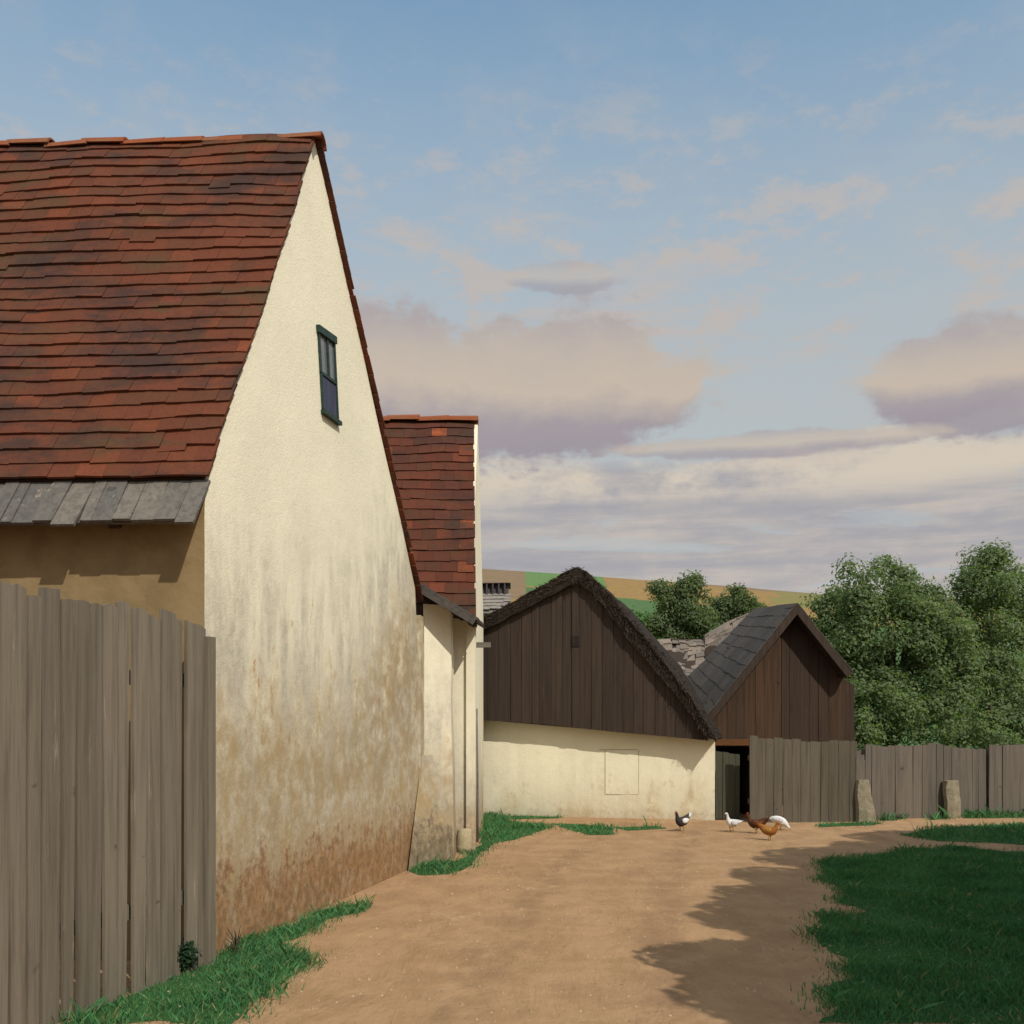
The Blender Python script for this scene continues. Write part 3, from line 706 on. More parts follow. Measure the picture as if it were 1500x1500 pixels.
# ------------------------------------------------------------------ thatched barn with a white wall, facing the path
k0 = Vector(((707-750)/F*17.7, 17.7, 0)); k1 = Vector(((1048-750)/F*16.8, 16.8, 0)); kd = (k1-k0).normalized(); kn = Vector((kd.y, -kd.x, 0))
def onK(px, py, k=0): return onp(px, py, k0+kn*k, kn)
barn = thing('barn', k0, 'dark thatched barn with plank gable above a whitewashed wall', 'barn')
def sK(p): return (Vector((p.x, p.y, 0))-k0).dot(kd)
topw = prof([(sK(onK(px, py)), onK(px, py).z) for px, py in ((600, 1045), (707, 1056), (800, 1062), (900, 1073), (1000, 1082), (1050, 1087))])
s_l = sK(onK(560, 1050)); s_r = sK(onK(1047, 1100))
m = MB(); pts_f = []
N_ = 40
for i in range(N_+1):
    s = s_l+(s_r-s_l)*i/N_; q = k0+kd*s+kn*rng.uniform(-.004, .004); pts_f.append((q, topw(s)+.05))
vs = []; 
for q, z in pts_f: vs += [Vector((q.x, q.y, -.1)), Vector((q.x, q.y, z)), Vector((q.x, q.y, z))-kn*.4, Vector((q.x, q.y, -.1))-kn*.4]
fs = [(0, 1, 2, 3), (N_*4+3, N_*4+2, N_*4+1, N_*4)]
for i in range(N_):
    a = i*4
    for j in range(4): fs.append((a+j, a+4+j, a+4+(j+1) % 4, a+(j+1) % 4))
m.add(vs, fs)
qr = k0+kd*s_r; m.box(Vector((qr.x, qr.y, -.1))-kn*.41-kd*.3, kd*.3, -kn*5.4, UP*1.3)
ql = k0+kd*s_l; m.box(Vector((ql.x, ql.y, -.1))-kn*.41, kd*.3, -kn*5.4, UP*2.2)
m.box(Vector((ql.x, ql.y, -.1))-kn*5.82, kd*(s_r-s_l), -kn*.3, UP*1.25)
m.build('wall', M['barn_wall'], barn)
# bricked-up doorway, its plaster a little proud
m = MB(); d0 = onK(887, 1163); d1 = onK(935, 1163); dz = onK(911, 1099).z
m.box(Vector((d0.x, d0.y, d0.z))+kn*.004, Vector((d1.x-d0.x, d1.y-d0.y, 0)), -kn*.03, UP*(dz-d0.z))
blk = m.build('blocked_doorway', M['barn_wall'], barn)
M['crack'] = mat_plain('plaster_crack', (.36, .30, .2), (.48, .42, .3), 9)
e = .011; w3 = d1-d0; hgt = dz-d0.z
for (a, b, c) in ((d0-kd*e, kd*e, UP*hgt), (d1, kd*e, UP*hgt), (Vector((d0.x, d0.y, dz))-kd*.1, w3*1.15, UP*e), (Vector((d0.x, d0.y, d0.z-e)), w3, UP*e)):
    m = MB(); m.box(Vector(a)+kn*.003, b, -kn*.02, c); m.build('crack', M['crack'], blk)
bz = .24       # the plank gable stands proud of the wall
inner = [(560, 1012), (600, 988), (707, 930), (800, 882), (840, 862), (866, 884), (945, 972), (1000, 1036), (1042, 1087), (1050, 1097)]
ib = [onK(px, py, bz) for px, py in inner]; ztp = prof([(sK(p), p.z) for p in ib])
m = MB(); boards(m, k0+kn*bz, kd, kn, sK(onK(565, 1000, bz)), sK(onK(1038, 1080, bz)), .17, lambda s: topw(s)+.015, lambda s: max(ztp(s)+.16, topw(s)+.05), .03, .007, 51, .004, .006, .012)
bs = [q for q in np.linspace(sK(onK(570, 1000, bz)), sK(onK(1032, 1080, bz)), 60)]
def bq(s_, z): q = k0+kd*s_+kn*(bz-.045); q.z = z; return q
m.prism([bq(bs[0], topw(bs[0])+.03), bq(bs[-1], topw(bs[-1])+.03)]+[bq(q, max(ztp(q)+.14, topw(q)+.04)) for q in reversed(bs)], -kn*.02)
m.build('gable_boards', M['barn_board'], barn)
m = MB(); h0 = onK(838, 947, bz+.02); h1 = onK(849, 947, bz+.02); m.box(h0, h1-h0, -kn*.03, UP*(onK(838, 932, bz).z-h0.z)); m.build('hatch', M['black_board'], barn)
outer = [(560, 984), (600, 962), (660, 930), (707, 905), (760, 877), (800, 855), (828, 838), (846, 830), (860, 838), (878, 858), (920, 906), (960, 951), (1010, 1020), (1050, 1084)]
kov = .34
lo_ = [(1034, 1080), (1003, 1037), (950, 970), (882, 888), (848, 851), (803, 875), (707, 925), (600, 982), (560, 1004)]
po = [onK(px, py, kov) for px, py in outer]; pi_ = [onK(px, py, kov) for px, py in lo_]
# finely divided thatch shell
def dense(pts, n):
    L_ = [0]; 
    for a, b in zip(pts, pts[1:]): L_.append(L_[-1]+(b-a).length)
    o = []
    for i in range(n+1):
        t = L_[-1]*i/n; j = 0
        while j < len(pts)-2 and L_[j+1] < t: j += 1
        o.append(pts[j].lerp(pts[j+1], (t-L_[j])/(L_[j+1]-L_[j]+1e-9)))
    return o
NO = 90; ring = dense(po, NO)+dense(pi_, NO); nR = len(ring); depth = [0, .06, .2, .5, 1, 1.6, 2.3, 3, 3.8, 4.6, 5.4, 6.2]
vs = []
for dz_ in depth:
    for i, p in enumerate(ring):
        q = p-kn*dz_; am = .035 if i <= NO else .03
        vs.append(q+Vector((mnoise.noise(q*5), mnoise.noise(q*5+Vector((9, 0, 0))), mnoise.noise(q*4+Vector((0, 7, 0)))))*am+UP*mnoise.noise(q*.9)*.03)
fs = [tuple(range(nR)), tuple((len(depth)-1)*nR+i for i in range(nR-1, -1, -1))]
for k in range(len(depth)-1):
    for i in range(nR): fs.append((k*nR+i, (k+1)*nR+i, (k+1)*nR+(i+1) % nR, k*nR+(i+1) % nR))
m = MB(); m.add(vs, fs); th_ = m.build('roof', M['thatch'], barn)
# straw ends bristling from the verge and ridge
ns = 4200; V = []
ro = dense(po, 400); ri = dense(list(reversed(pi_)), 400)
for k in range(ns):
    i = rng.randrange(400); f = rng.random()**2*.9; p = ro[i].lerp(ri[i], f)+kn*rng.uniform(-.02, .02)
    if rng.random() < .4: p = ro[i]-kn*rng.random()*2.5
    tg = (ro[min(i+1, 400)]-ro[max(i-1, 0)]).normalized(); dwn = tg if tg.z < 0 else -tg
    d = (dwn*rng.uniform(.3, 1)+kn*rng.uniform(.1, .7)+Vector((rng.gauss(0, .3), rng.gauss(0, .3), rng.gauss(0, .35)))).normalized()*rng.uniform(.03, .085)
    s = d.cross(Vector((rng.gauss(0, 1), rng.gauss(0, 1), rng.gauss(0, 1)))).normalized()*.006
    V.append([p-s, p+s, p+d+s*.6, p+d-s*.6])
quads_mesh('straw_ends', np.array([[tuple(q) for q in r_] for r_ in V]), M['straw'], th_)

# ------------------------------------------------------------------ passage with plank door between barn and fence
pas = thing('plank_gate', G(1070, 1207), 'narrow dark passage with green-grey plank door right of the white barn wall', 'gate')
xd0 = P(1049, 1200, 16.88).x; xd1 = P(1084, 1200, 16.88).x; xd2 = P(1099, 1200, 16.88).x
m = MB(); boards(m, Vector((xd0, 16.88, 0)), Vector((1, 0, 0)), Vector((0, -1, 0)), 0, xd1-xd0, .11, lambda s: .02, prof([(0, P(0, 1101, 16.5).z), (.4, P(0, 1107, 16.5).z)]), .03, .006, 61, .006, .004, .012)
dr = m.build('door', M['door_board'], pas)
for z in (.25, .85):
    m = MB(); m.box(Vector((xd0+.01, 16.915, z)), Vector((xd1-xd0-.02, 0, 0)), Vector((0, .03, 0)), UP*.08); m.build('brace', M['door_board'], dr)
m = MB(); m.box(Vector((xd0-.02, 16.93, P(0, 1092, 16.93).z)), Vector((xd2-xd0+.05, 0, 0)), Vector((0, .12, 0)), UP*.10); m.build('header_beam', M['beam'], pas)
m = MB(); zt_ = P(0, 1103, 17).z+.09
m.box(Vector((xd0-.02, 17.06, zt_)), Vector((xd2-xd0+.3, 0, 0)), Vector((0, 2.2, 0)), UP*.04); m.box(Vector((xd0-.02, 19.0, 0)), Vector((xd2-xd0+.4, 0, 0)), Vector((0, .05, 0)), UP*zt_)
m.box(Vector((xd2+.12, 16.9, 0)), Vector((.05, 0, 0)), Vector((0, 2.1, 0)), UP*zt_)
m.build('passage_lining', M['black_board'], pas)  # roofed lining added in near-black so that the opening stays dark

# ------------------------------------------------------------------ low plank fences on the right
FD = Vector((1, 0, 0))
def lowfence(label, a, b, tops, mat, seed, w=.16, moss=False):
    d = (b-a); Ln = d.length; d.normalize(); n = Vector((d.y, -d.x, 0))
    t = thing('plank_fence', a, label, 'fence', 'low plank fences along the yards')
    sz = [((onp(px, py, a, n)-a).dot(d), onp(px, py, a, n).z) for px, py in tops]
    m = MB(); boards(m, a, d, n, 0, Ln, .15, lambda s: .0, prof(sz), .024, .008, seed, .008, .005, .02); m.build('boards', mat, t)
    for z in (.3, 1.0):
        m = MB(); m.box(Vector((a.x, a.y, z))-n*.05, d*Ln, -n*.05, UP*.08); m.build('rail', mat, t)
    k = max(2, int(Ln/2)+1)
    for i in range(k):
        q = a+d*(.06+(Ln-.16)*i/(k-1)); m = MB(); m.box(Vector((q.x, q.y, -.1))-n*.11, d*.08, -n*.08, UP*(1.25)); m.build('post', mat, t)
    return t
lowfence('low grey-brown plank fence with mossy foot right of the passage', G(1098, 1205), G(1256, 1204), [(1097, 1079), (1150, 1082), (1200, 1087), (1256, 1084)], M['fence_g'], 71)
m_a, m_b = G(1268, 1201.5), G(1446, 1195)
lowfence('long low grey plank fence between the two stone posts', m_a, m_b, [(1268, 1090), (1320, 1094), (1370, 1090), (1400, 1095), (1446, 1097)], M['fence_b'], 72)
lowfence('low grey plank fence at the right beyond a narrow gap', G(1449, 1195), G(1760, 1190), [(1449, 1091), (1486, 1090), (1800, 1092)], M['fence_b'], 73)
lowfence('short lower plank panel behind the leaning stone post', G(1254, 1204), G(1269, 1203.5), [(1254, 1108), (1269, 1112)], M['fence_b'], 74)
def stone_post(bl, br, tl_, tr, label, yoff):
    a = G(*bl); b = G(*br); d = a.y; b = Vector((P(br[0], br[1], d).x, d, 0)); z = P(0, tl_[1], d).z
    t0_ = Vector((P(tl_[0], 0, d).x, d+.04, z)); t1_ = Vector((P(tr[0], 0, d).x, d+.04, z-.015)); dp = Vector((.02, .2, 0))
    m = MB(); n = 6; vs = []
    for k in range(n+1):
        f = k/n; l = a.lerp(t0_, f); r_ = b.lerp(t1_, f); l.z = -.08+(z+.08)*f; r_.z = l.z
        j = Vector((rng.uniform(-.012, .012), rng.uniform(-.012, .012), 0)); sh = .02 if k == n else 0
        for q in (l+Vector((.02+sh, 0, 0)), l.lerp(r_, .5)+Vector((0, -.02+sh, 0)), r_+Vector((-.02-sh, 0, 0)), r_+Vector((0, .1, 0)), r_+dp-Vector((.03+sh, sh, 0)), l+dp+Vector((.03+sh, -sh, 0)), l+Vector((0, .1, 0))): vs.append(q+j)
    fs = [tuple(range(6, -1, -1)), tuple(n*7+i for i in range(7))]
    for k in range(n):
        for i in range(7): fs.append((k*7+i, k*7+(i+1) % 7, k*7+7+(i+1) % 7, k*7+7+i))
    m.add(vs, fs); o = m.build('stone_post', M['post']); tag(o, label, 'post', 'stone posts in front of the fences')
stone_post((1257, 1205), (1287, 1205), (1255, 1143), (1276, 1143), 'leaning pale stone post at the end of the mossy fence', 0)
stone_post((1388, 1199), (1411, 1199), (1385, 1144), (1408, 1144), 'upright pale stone post in front of the long grey fence', 0)

# ------------------------------------------------------------------ shed with dark shingle roof behind the fence
sd = 19.6; s0 = Vector((P(1035, 0, sd).x, sd, 0)); s1 = Vector((P(1252, 0, sd).x, sd+.3, 0)); sdv = (s1-s0).normalized(); sn = Vector((sdv.y, -sdv.x, 0))
def onS(px, py, k=0): return onp(px, py, s0+sn*k, sn)
shed = thing('shed', s0, 'brown plank shed with steep grey shingle roof behind the mossy fence', 'shed')
def sS(p): return (Vector((p.x, p.y, 0))-s0).dot(sdv)
zt = prof([(sS(onS(px, py)), onS(px, py).z) for px, py in ((1020, 1075), (1046, 1052), (1100, 985), (1166, 902), (1200, 938), (1236, 982), (1238, 1000), (1256, 1010))])
m = MB(); boards(m, s0, sdv, sn, .02, sS(onS(1253, 1050)), .19, lambda s: -.05, lambda s: zt(s)+.05, .03, .008, 81, .004, .006, .01); m.build('gable_boards', M['shed_board'], shed)
m = MB(); e = sS(onS(1250, 1050))
m.box(s0-sn*.05+sdv*.05-UP*.05, sdv*.05, -sn*2.6, UP*1.75); m.box(s0-sn*.05+sdv*e-UP*.05, -sdv*.05, -sn*2.6, UP*2.4); m.box(s0-sn*2.7-UP*.05, sdv*e, -sn*.05, UP*2.2)
m.build('wall', M['shed_board'], shed)
fo = .36
Fa = onS(1168, 884, fo); Fl = onS(1034, 1052, fo); Fr = onS(1249, 986, fo)
Ba = P(1106, 892, 22.4); Bl = P(998, 1003, 22.2); Br = Vector((Fr.x-.3, 22.4, Fr.z+.1))
m = MB()
def slab(a, b, c, d, th, mi=1):
    n = (b-a).cross(d-a).normalized(); n = n if n.z > 0 else -n
    m.hexa([a-n*th, b-n*th, c-n*th, d-n*th, a, b, c, d], mi); return n
n_l = slab(Fl, Bl, Ba, Fa, .13); n_r = slab(Fr, Br, Ba, Fa, .13)
tiles(m, Fl+n_l*.004, Bl+n_l*.004, Fa+n_l*.004, Ba+n_l*.004, 9, .30, .011, .006, .012, 91, .015, 1.5)
tiles(m, Fr+n_r*.004, Br+n_r*.004, Fa+n_r*.004, Ba+n_r*.004, 7, .30, .011, .006, .012, 92, .015, 1.5)
m.build('roof', [M['shingle'], M['barn_board']], shed)

# ------------------------------------------------------------------ pale shingled outbuilding further back
ob = thing('outbuilding', P(980, 1050, 25), 'low outbuilding with pale worn shingle roof between the two gables', 'outbuilding')
m = MB()
q = [P(880, 1016, 23.2), P(1034, 1016, 23.2), P(1108, 1000, 23.4), P(885, 938, 26), P(1032, 936, 26), P(1096, 899, 26.2)]
m.v = []; 
def patch(a, b, c, d, rows, seed):
    n = (b-a).cross(c-a).normalized(); n = n if n.z > 0 else -n
    m.hexa([a-n*.08, b-n*.08, d-n*.08, c-n*.08, a, b, d, c], 1)
    tiles(m, a+n*.004, b+n*.004, c+n*.004, d+n*.004, rows, .2, .025, .09, .14, seed, .10, 2.4)
patch(q[0], q[1], q[3], q[4], 11, 95); patch(q[1]+Vector((0, 0, .03)), q[2], q[4]+Vector((0, 0, .03)), q[5], 12, 96)
m.build('roof', [M['shingle_pale'], M['barn_board']], ob)
m = MB(); m.box(Vector((q[0].x+.1, 23.5, -.1)), Vector((q[2].x-q[0].x-.3, 0, 0)), Vector((0, .2, 0)), UP*(q[0].z+.1)); m.box(Vector((q[0].x+.1, 25.9, -.1)), Vector((q[2].x-q[0].x-.3, 0, 0)), Vector((0, .2, 0)), UP*(q[3].z-.1))
m.box(Vector((q[0].x+.1, 23.7, -.1)), Vector((.2, 0, 0)), Vector((0, 2.2, 0)), UP*2.2); m.box(Vector((q[2].x-.2, 23.7, -.1)), Vector((.2, 0, 0)), Vector((0, 2.2, 0)), UP*2.2)
m.build('wall', M['shed_board'], ob)

# ------------------------------------------------------------------ distant cottage roof behind the barn, far left
hd_ = 46.; hut = thing('cottage', P(690, 905, hd_), 'distant cottage with grey roof and dark ridge behind the thatched barn', 'cottage')
hz0 = hill_z(P(690, 905, hd_).x, hd_)
hx0 = P(640, 0, hd_).x; hx1 = P(747, 0, hd_).x
m = MB(); m.box(Vector((hx0, hd_, -1)), Vector((hx1-hx0-.1, 0, 0)), Vector((0, 4, 0)), UP*(P(0, 893, hd_).z+1)); m.build('wall', M['hut'], hut)
m = MB(); a = P(640, 895, hd_-.2); b = P(748, 895, hd_-.2); c = P(640, 871, hd_+.9); d = P(748, 871, hd_+.9)
tiles(m, a, b, c, d, 5, .5, .05, .02, .06, 97, .1, 2.0); m.hexa([a-UP*.1, b-UP*.1, d-UP*.1, c-UP*.1, a, b, d, c])
hr = m.build('roof', M['hut'], hut)
m = MB(); a = P(640, 872, hd_+.8); b = P(744, 872, hd_+.8); c = P(640, 855, hd_+1.0); d = P(745, 854, hd_+1.0)
m.hexa([a, b, b+Vector((0, 2, 0)), a+Vector((0, 2, 0)), c, d, d+Vector((0, 1.8, 0)), c+Vector((0, 1.8, 0))])
for k in range(12): x = hx0+(hx1-hx0)*k/12; m.box(Vector((x, hd_+.72, a.z)), Vector((.07, 0, 0)), Vector((0, .1, 0)), UP*(c.z-a.z))
m.build('ridge_vent', M['hut_dark'], hr)
m = MB(); a = P(640, 855, hd_+.7); b = P(748, 853.5, hd_+.7); m.hexa([a, b, b+Vector((0, 2.4, 0)), a+Vector((0, 2.4, 0)), a+Vector((.1, .9, .22)), b+Vector((-.3, .9, .16)), b+Vector((-.3, 1.5, .16)), a+Vector((.1, 1.5, .22))]); m.build('ridge_cap', M['hut_ridge'], hr)

# ------------------------------------------------------------------ trees and bushes
def E(px, py, d, rpx, rpy, ry=None):
    p = P(px, py, d); rx = rpx/F*d; return (p.x, p.y, p.z, rx, ry or rx*.8, rpy/F*d)
tree((P(1305, 0, 23.5).x, 23.5, 0), [E(1305, 940, 23.5, 78, 118), E(1312, 838, 23.5, 24, 42), E(1256, 860, 23.4, 30, 44), E(1352, 862, 23.6, 32, 46), E(1255, 930, 23.2, 38, 70), E(1370, 965, 23.0, 42, 75), E(1300, 1040, 22.7, 62, 58), E(1262, 1030, 22.6, 26, 52), E(1390, 1000, 23.2, 40, 90), E(1385, 920, 23.6, 30, 60), E(1385, 1068, 22.5, 50, 42)],
     'large leafy tree with three uneven tops behind the long grey fence', 'tree', 230, (.16, .36), 3000, .046, 'leaf', 31, name='tree')
tree((P(1448, 0, 24.5).x, 24.5, 0), [E(1450, 930, 24.5, 62, 120), E(1455, 830, 24.5, 26, 34), E(1425, 865, 24.4, 32, 42), E(1500, 900, 24.6, 40, 75), E(1430, 1000, 24, 55, 70), E(1500, 1010, 24, 45, 75), E(1440, 1055, 23.6, 55, 45), E(1505, 1060, 23.6, 50, 45), E(1465, 1078, 22.6, 55, 36)],
     'tall leafy tree at the right edge behind the fence', 'tree', 210, (.16, .36), 3000, .046, 'leaf', 32, name='tree')
tree((P(1222, 0, 25.5).x, 25.5, 0), [E(1224, 925, 25.5, 34, 62), E(1208, 905, 25.6, 24, 28), E(1248, 905, 25.5, 24, 45), E(1230, 985, 25.3, 30, 60)],
     'dark narrow tree close behind the brown shed roof', 'tree', 90, (.16, .3), 3000, .046, 'leaf', 33, name='tree', trunk=.08)
tree((P(997, 0, 34).x, 34, .0), [E(998, 895, 34, 42, 42), E(1012, 858, 34, 20, 18), E(980, 870, 34, 24, 22), E(968, 912, 34, 20, 30), E(1028, 905, 34, 22, 34), E(1000, 960, 34, 36, 50)],
     'round bushy green tree beyond the pale shingle roof', 'tree', 150, (.17, .34), 2200, .055, 'leaf_far', 34, name='tree')
tree((P(1080, 0, 36).x, 36, .0), [E(1080, 890, 36, 26, 28), E(1076, 868, 36, 13, 15), E(1104, 893, 36, 14, 20), E(1060, 898, 36, 16, 22), E(1082, 945, 36, 24, 40)],
     'smaller round green tree just left of the shed ridge', 'tree', 90, (.16, .3), 2200, .055, 'leaf_far', 35, name='tree', trunk=.09)
# green hedge growth below the stubble field
p = P(930, 925, 40); bh = thing('hedge', (p.x, p.y, 0), 'low bright green hedge beyond the barn ridge left of the round tree', 'hedge')
quads_mesh('foliage', blob_leaves(clumps([E(935, 935, 40, 50, 32), E(905, 945, 40, 35, 30), E(955, 925, 40, 15, 24)], 60, .25, .5, 5), 900, .075, 5), M['crop'], bh)
m = MB()
for k in range(5): m.tube([Vector((p.x-.8+.4*k, p.y, -.1)), Vector((p.x-.8+.42*k, p.y, p.z))], [.05, .02], 6)
m.build('stems', M['bark'], bh)
# shrubs between shed, fence gap and tree trunks
b = P(1262, 1060, 21.0); sh = thing('shrub', (b.x, b.y, 0), 'dark shrub filling the gap between mossy fence and long fence', 'shrub')
quads_mesh('foliage', blob_leaves(clumps([E(1268, 1072, 21, 18, 34), E(1262, 1110, 21, 14, 40)], 30, .12, .22, 15), 2600, .05, 6), M['leaf'], sh)
m = MB()
for k in range(4): m.tube([Vector((b.x-.1+.07*k, b.y, -.05)), Vector((b.x-.15+.1*k, b.y, 1.2))], [.025, .01], 6)
m.build('stems', M['bark'], sh)

# trees standing right of the path, outside the picture: they throw the shade on the lawn
edge = [(1008, 1490), (946, 1440), (990, 1412), (960, 1402), (992, 1364), (1020, 1336), (1104, 1312), (1060, 1297), (1100, 1272), (1148, 1256), (1172, 1237), (1240, 1233), (1300, 1217), (1480, 1207)]
hs = SUN.normalized(); hz_ = Vector((hs.x, hs.y, 0))/hs.z
SH = [  # (image point of the shade, height of the crown point that throws it, radius)
    (0, 0, 0)]
def up_from(px, py, h):
    g = G(px, py); return g+hz_*h+UP*h
def shade_tree(pts, label, seed):
    envs = []
    for (px, py, h, r) in pts:
        c = up_from(px, py, h); r *= .8; envs.append((c.x+.55, c.y+.1, c.z, r, r, r))
    cx = sum(e[0] for e in envs)/len(envs); cy = sum(e[1] for e in envs)/len(envs)
    mn = min(e[2] for e in envs)
    envs += [(cx+rng.uniform(-.5, .5), cy+rng.uniform(-.5, .5), z, 1.5, 1.5, .9) for z in np.arange(.9, max(1.2, mn), .8)]
    return tree((cx, cy, 0), envs, label, 'tree', 420, (.30, .46), 2100, .085, 'leaf', seed, 'trees right of the path', name='tree', trunk=.16, jit=.04)
shade_tree([(1100, 1440, 4.6, .75), (1040, 1420, 4.9, .45), (1090, 1375, 4.8, .6), (1010, 1443, 5.0, .28), (1100, 1340, 4.7, .55), (1140, 1372, 4.4, .7), (1180, 1430, 3.8, .9), (1120, 1500, 4.2, .7)], 'leafy tree right of the path nearest the viewer', 101)
shade_tree([(1170, 1305, 4.8, .9), (1100, 1338, 5.0, .6), (1120, 1290, 5.2, .5), (1200, 1340, 4.2, 1.0), (1290, 1300, 3.6, 1.1)], 'leafy tree right of the path behind the nearest one', 102)
shade_tree([(1240, 1268, 4.8, 1.0), (1180, 1266, 5.1, .6), (1330, 1262, 4.2, 1.2), (1270, 1250, 5.2, .7)], 'leafy tree right of the lawn', 103)
shade_tree([(1390, 1236, 4.6, 1.2), (1310, 1232, 5.1, .6), (1480, 1232, 4.0, 1.2), (1450, 1222, 5.0, .7)], 'leafy tree at the far end of the lawn', 104)

# ------------------------------------------------------------------ hens
M['comb'] = mat_plain('comb_red', (.42, .06, .04), (.5, .08, .05), 20)
M['eye'] = mat_plain('hen_eye', (.01, .01, .01), (.02, .01, .01), 5, .2)
def fowl(px, py, heading, k, label, cols, pose='up', cat='hen', comb=True, wingcol=None):
    base = G(px, py); hx = Vector((math.cos(heading), math.sin(heading), 0)); hy = Vector((-hx.y, hx.x, 0))
    def T(x, y, z): return base+(hx*x+hy*y+UP*z)*k
    t = thing('hen', base, label, cat, 'poultry on the path')
    if pose == 'up':
        sp = [(-.205, .275, .012, .035), (-.175, .255, .022, .045), (-.13, .225, .045, .06), (-.07, .185, .068, .078), (0, .165, .078, .085), (.06, .175, .07, .08), (.105, .205, .05, .058), (.128, .25, .034, .036), (.138, .29, .026, .027), (.148, .318, .027, .027), (.170, .328, .021, .022), (.188, .324, .009, .010)]
        hd = (.155, .330)
    elif pose == 'slim':
        sp = [(-.20, .165, .010, .018), (-.16, .165, .028, .03), (-.11, .155, .05, .048), (-.05, .148, .064, .062), (.01, .15, .064, .066), (.055, .175, .05, .058), (.085, .22, .032, .036), (.098, .265, .022, .023), (.105, .30, .019, .019), (.116, .322, .021, .021), (.138, .326, .015, .015), (.155, .322, .007, .007)]
        hd = (.122, .325)
    else:
        sp = [(-.19, .205, .012, .02), (-.16, .215, .03, .04), (-.11, .205, .055, .065), (-.05, .19, .072, .08), (.01, .17, .076, .082), (.06, .15, .064, .07), (.10, .12, .042, .048), (.13, .088, .028, .03), (.152, .062, .024, .025), (.168, .045, .019, .019), (.18, .034, .009, .009)]
        hd = (.16, .056)
    m = MB()
    # smooth the spine once
    pts = sp; 
    for _ in range(1):
        q = [pts[0]]
        for a, b in zip(pts, pts[1:]): q += [tuple(a[i]*.75+b[i]*.25 for i in range(4)), tuple(a[i]*.25+b[i]*.75 for i in range(4))]
        q.append(pts[-1]); pts = q
    vs = []; K = 14
    for i, (x, z, w, h) in enumerate(pts):
        a = pts[max(i-1, 0)]; b = pts[min(i+1, len(pts)-1)]; tx, tz = b[0]-a[0], b[1]-a[1]; l = math.hypot(tx, tz); tx, tz = tx/l, tz/l
        for j in range(K):
            c, s_ = math.cos(2*PI*j/K), math.sin(2*PI*j/K)
            vs.append(T(x-tz*h*s_, w*c, z+tx*h*s_))
    fs = [tuple(range(K)), tuple((len(pts)-1)*K+j for j in range(K-1, -1, -1))]
    for i in range(len(pts)-1):
        for j in range(K): fs.append((i*K+j, (i+1)*K+j, (i+1)*K+(j+1) % K, i*K+(j+1) % K))
    m.add(vs, fs)
    for sy in (-1, 1):
        m.tube([T(-.01, sy*.035, .12), T(.012, sy*.038, .085), T(.0, sy*.038, .045), T(.004, sy*.038, .006)], [.022*k, .014*k, .006*k, .006*k], 7, 1)
        for a in (-.5, 0, .5): m.tube([T(.004, sy*.038, .006), T(.004+.035*math.cos(a), sy*.038+.03*math.sin(a), .004)], [.005*k, .003*k], 5, 1)
    leg = mat_plain('hen_leg', (.35, .2, .06), (.4, .25, .08), 30)
    m.build('body', [cols[0], leg], t, True)
    # wings folded on the flanks
    zw = .18 if pose != 'slim' else .16
    for sy in (-1, 1):
        m = MB(); m.tube([T(.06, sy*.058, zw+.015), T(.02, sy*.074, zw+.012), T(-.04, sy*.070, zw+.012), T(-.10, sy*.050, zw+.025), T(-.15, sy*.03, zw+.04)], [(.028*k, .012*k), (.048*k, .016*k), (.044*k, .014*k), (.028*k, .010*k), (.008*k, .005*k)], 10)
        m.build('wing', cols[1], t, True)
    # tail feathers
    m = MB(); tx, tz = (-.15, .235) if pose == 'up' else ((-.15, .165) if pose == 'slim' else (-.15, .21))
    for a in np.linspace(-.5, .5, 6):
        if pose == 'up': e = (tx-.075-.02*abs(a), a*.05, tz+.085-.06*abs(a))
        else: e = (tx-.09, a*.05, tz+.01+.02*abs(a))
        m.tube([T(tx+.03, a*.03, tz-.02), T((tx+e[0])/2, e[1]*.8, (tz+e[2])/2), T(*e)], [(.006*k, .016*k), (.006*k, .022*k), (.003*k, .010*k)], 6)
    m.build('tail', cols[2], t, True)
    x0, z0 = sp[-1][0], sp[-1][1]; x9, z9 = sp[-2][0], sp[-2][1]
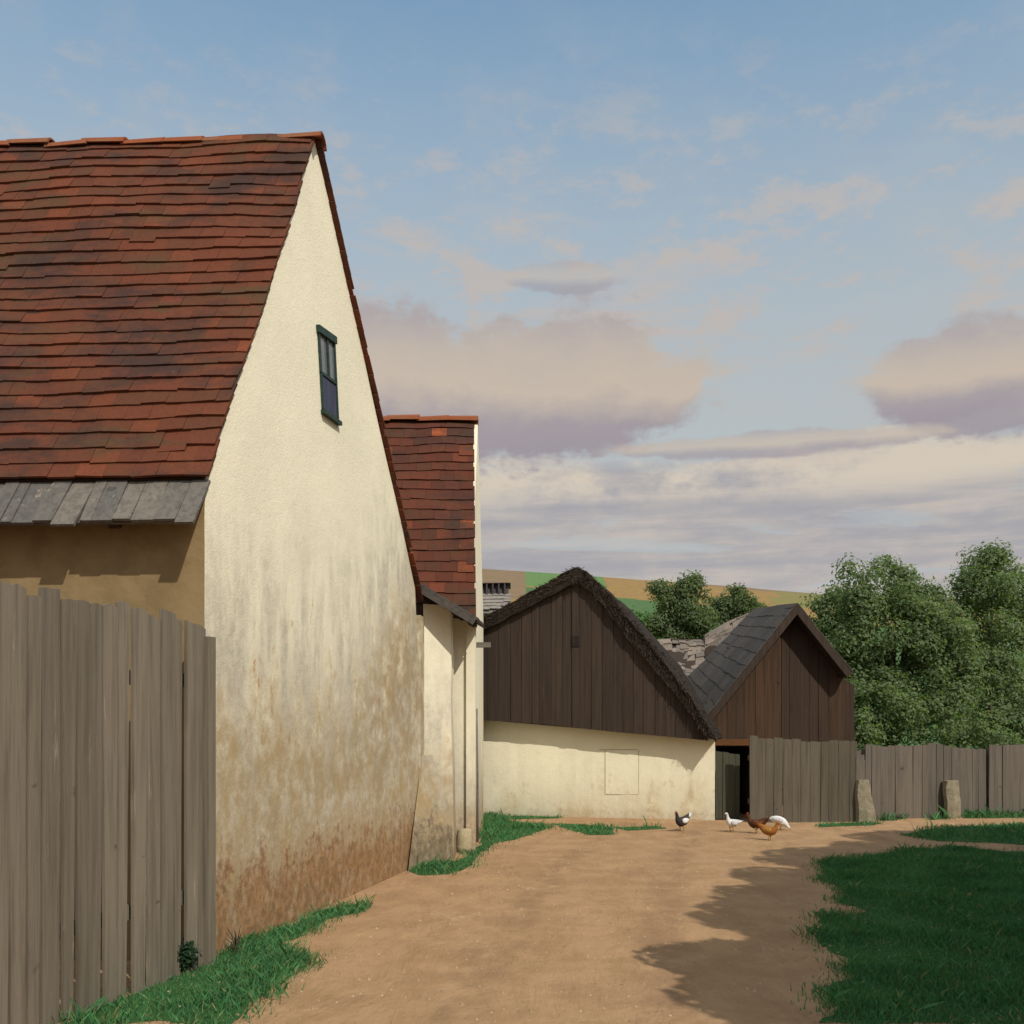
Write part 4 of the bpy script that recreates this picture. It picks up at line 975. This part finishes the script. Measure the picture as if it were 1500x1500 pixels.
    m = MB(); m.tube([T(x9, 0, z9), T(x0, 0, z0), T(x0+(x0-x9)*.9, 0, z0+(z0-z9)*.9-.004)], [.010*k, .007*k, .001*k], 7); m.build('beak', mat_plain('beak', (.4, .22, .05), (.45, .26, .07), 20), t, True)
    for sy in (-1, 1):
        m = MB(); m.tube([T(hd[0]+.008, sy*.020, hd[1]), T(hd[0]+.008, sy*.026, hd[1])], [.005*k, .003*k], 6); m.build('eye', M['eye'], t, True)
    if comb:
        m = MB(); up_ = 1 if pose != 'peck' else .5
        for i in range(4):
            cx = hd[0]-.012+.012*i; m.tube([T(cx, 0, hd[1]+.010), T(cx-.003, 0, hd[1]+.036*up_+.006*(i == 1))], [(.004*k, .008*k), (.002*k, .003*k)], 6)
        m.build('comb', M['comb'], t, True)
        m = MB(); m.tube([T(hd[0]+.024, 0, hd[1]-.012), T(hd[0]+.022, 0, hd[1]-.042)], [.006*k, .008*k], 6); m.build('wattle', M['comb'], t, True)
    return t
F_ = lambda n, a, b: mat_plain(n, a, b, 45, .8, .5)
wh = F_('white_feathers', (.74, .73, .72), (.62, .62, .63)); bk_ = F_('black_feathers', (.03, .026, .028), (.05, .042, .04)); br_ = F_('brown_feathers', (.16, .06, .022), (.09, .035, .016))
bd_ = F_('dark_brown_feathers', (.10, .038, .017), (.06, .025, .012)); rd = F_('russet_feathers', (.34, .14, .03), (.26, .10, .024)); bf_ = F_('buff_feathers', (.42, .22, .06), (.32, .15, .04)); gr = F_('grey_white_feathers', (.5, .5, .53), (.66, .65, .64))
fowl(999, 1218, math.radians(222), .86, 'black and white hen standing left of the others before the white wall', (bk_, wh, wh), 'up')
fowl(1072, 1219, math.radians(212), .86, 'slim white hen with neck stretched up beside the plank door', (wh, gr, wh), 'slim', comb=False)
fowl(1108, 1221, math.radians(150), .82, 'dark brown hen with raised tail behind the russet one', (bd_, br_, bd_), 'up')
fowl(1127, 1231, math.radians(-35), .76, 'russet and buff hen nearest the viewer in the group', (rd, bf_, rd), 'up')
fowl(1143, 1216, math.radians(-25), .80, 'white hen pecking at the ground at the right of the group', (wh, gr, wh), 'peck')
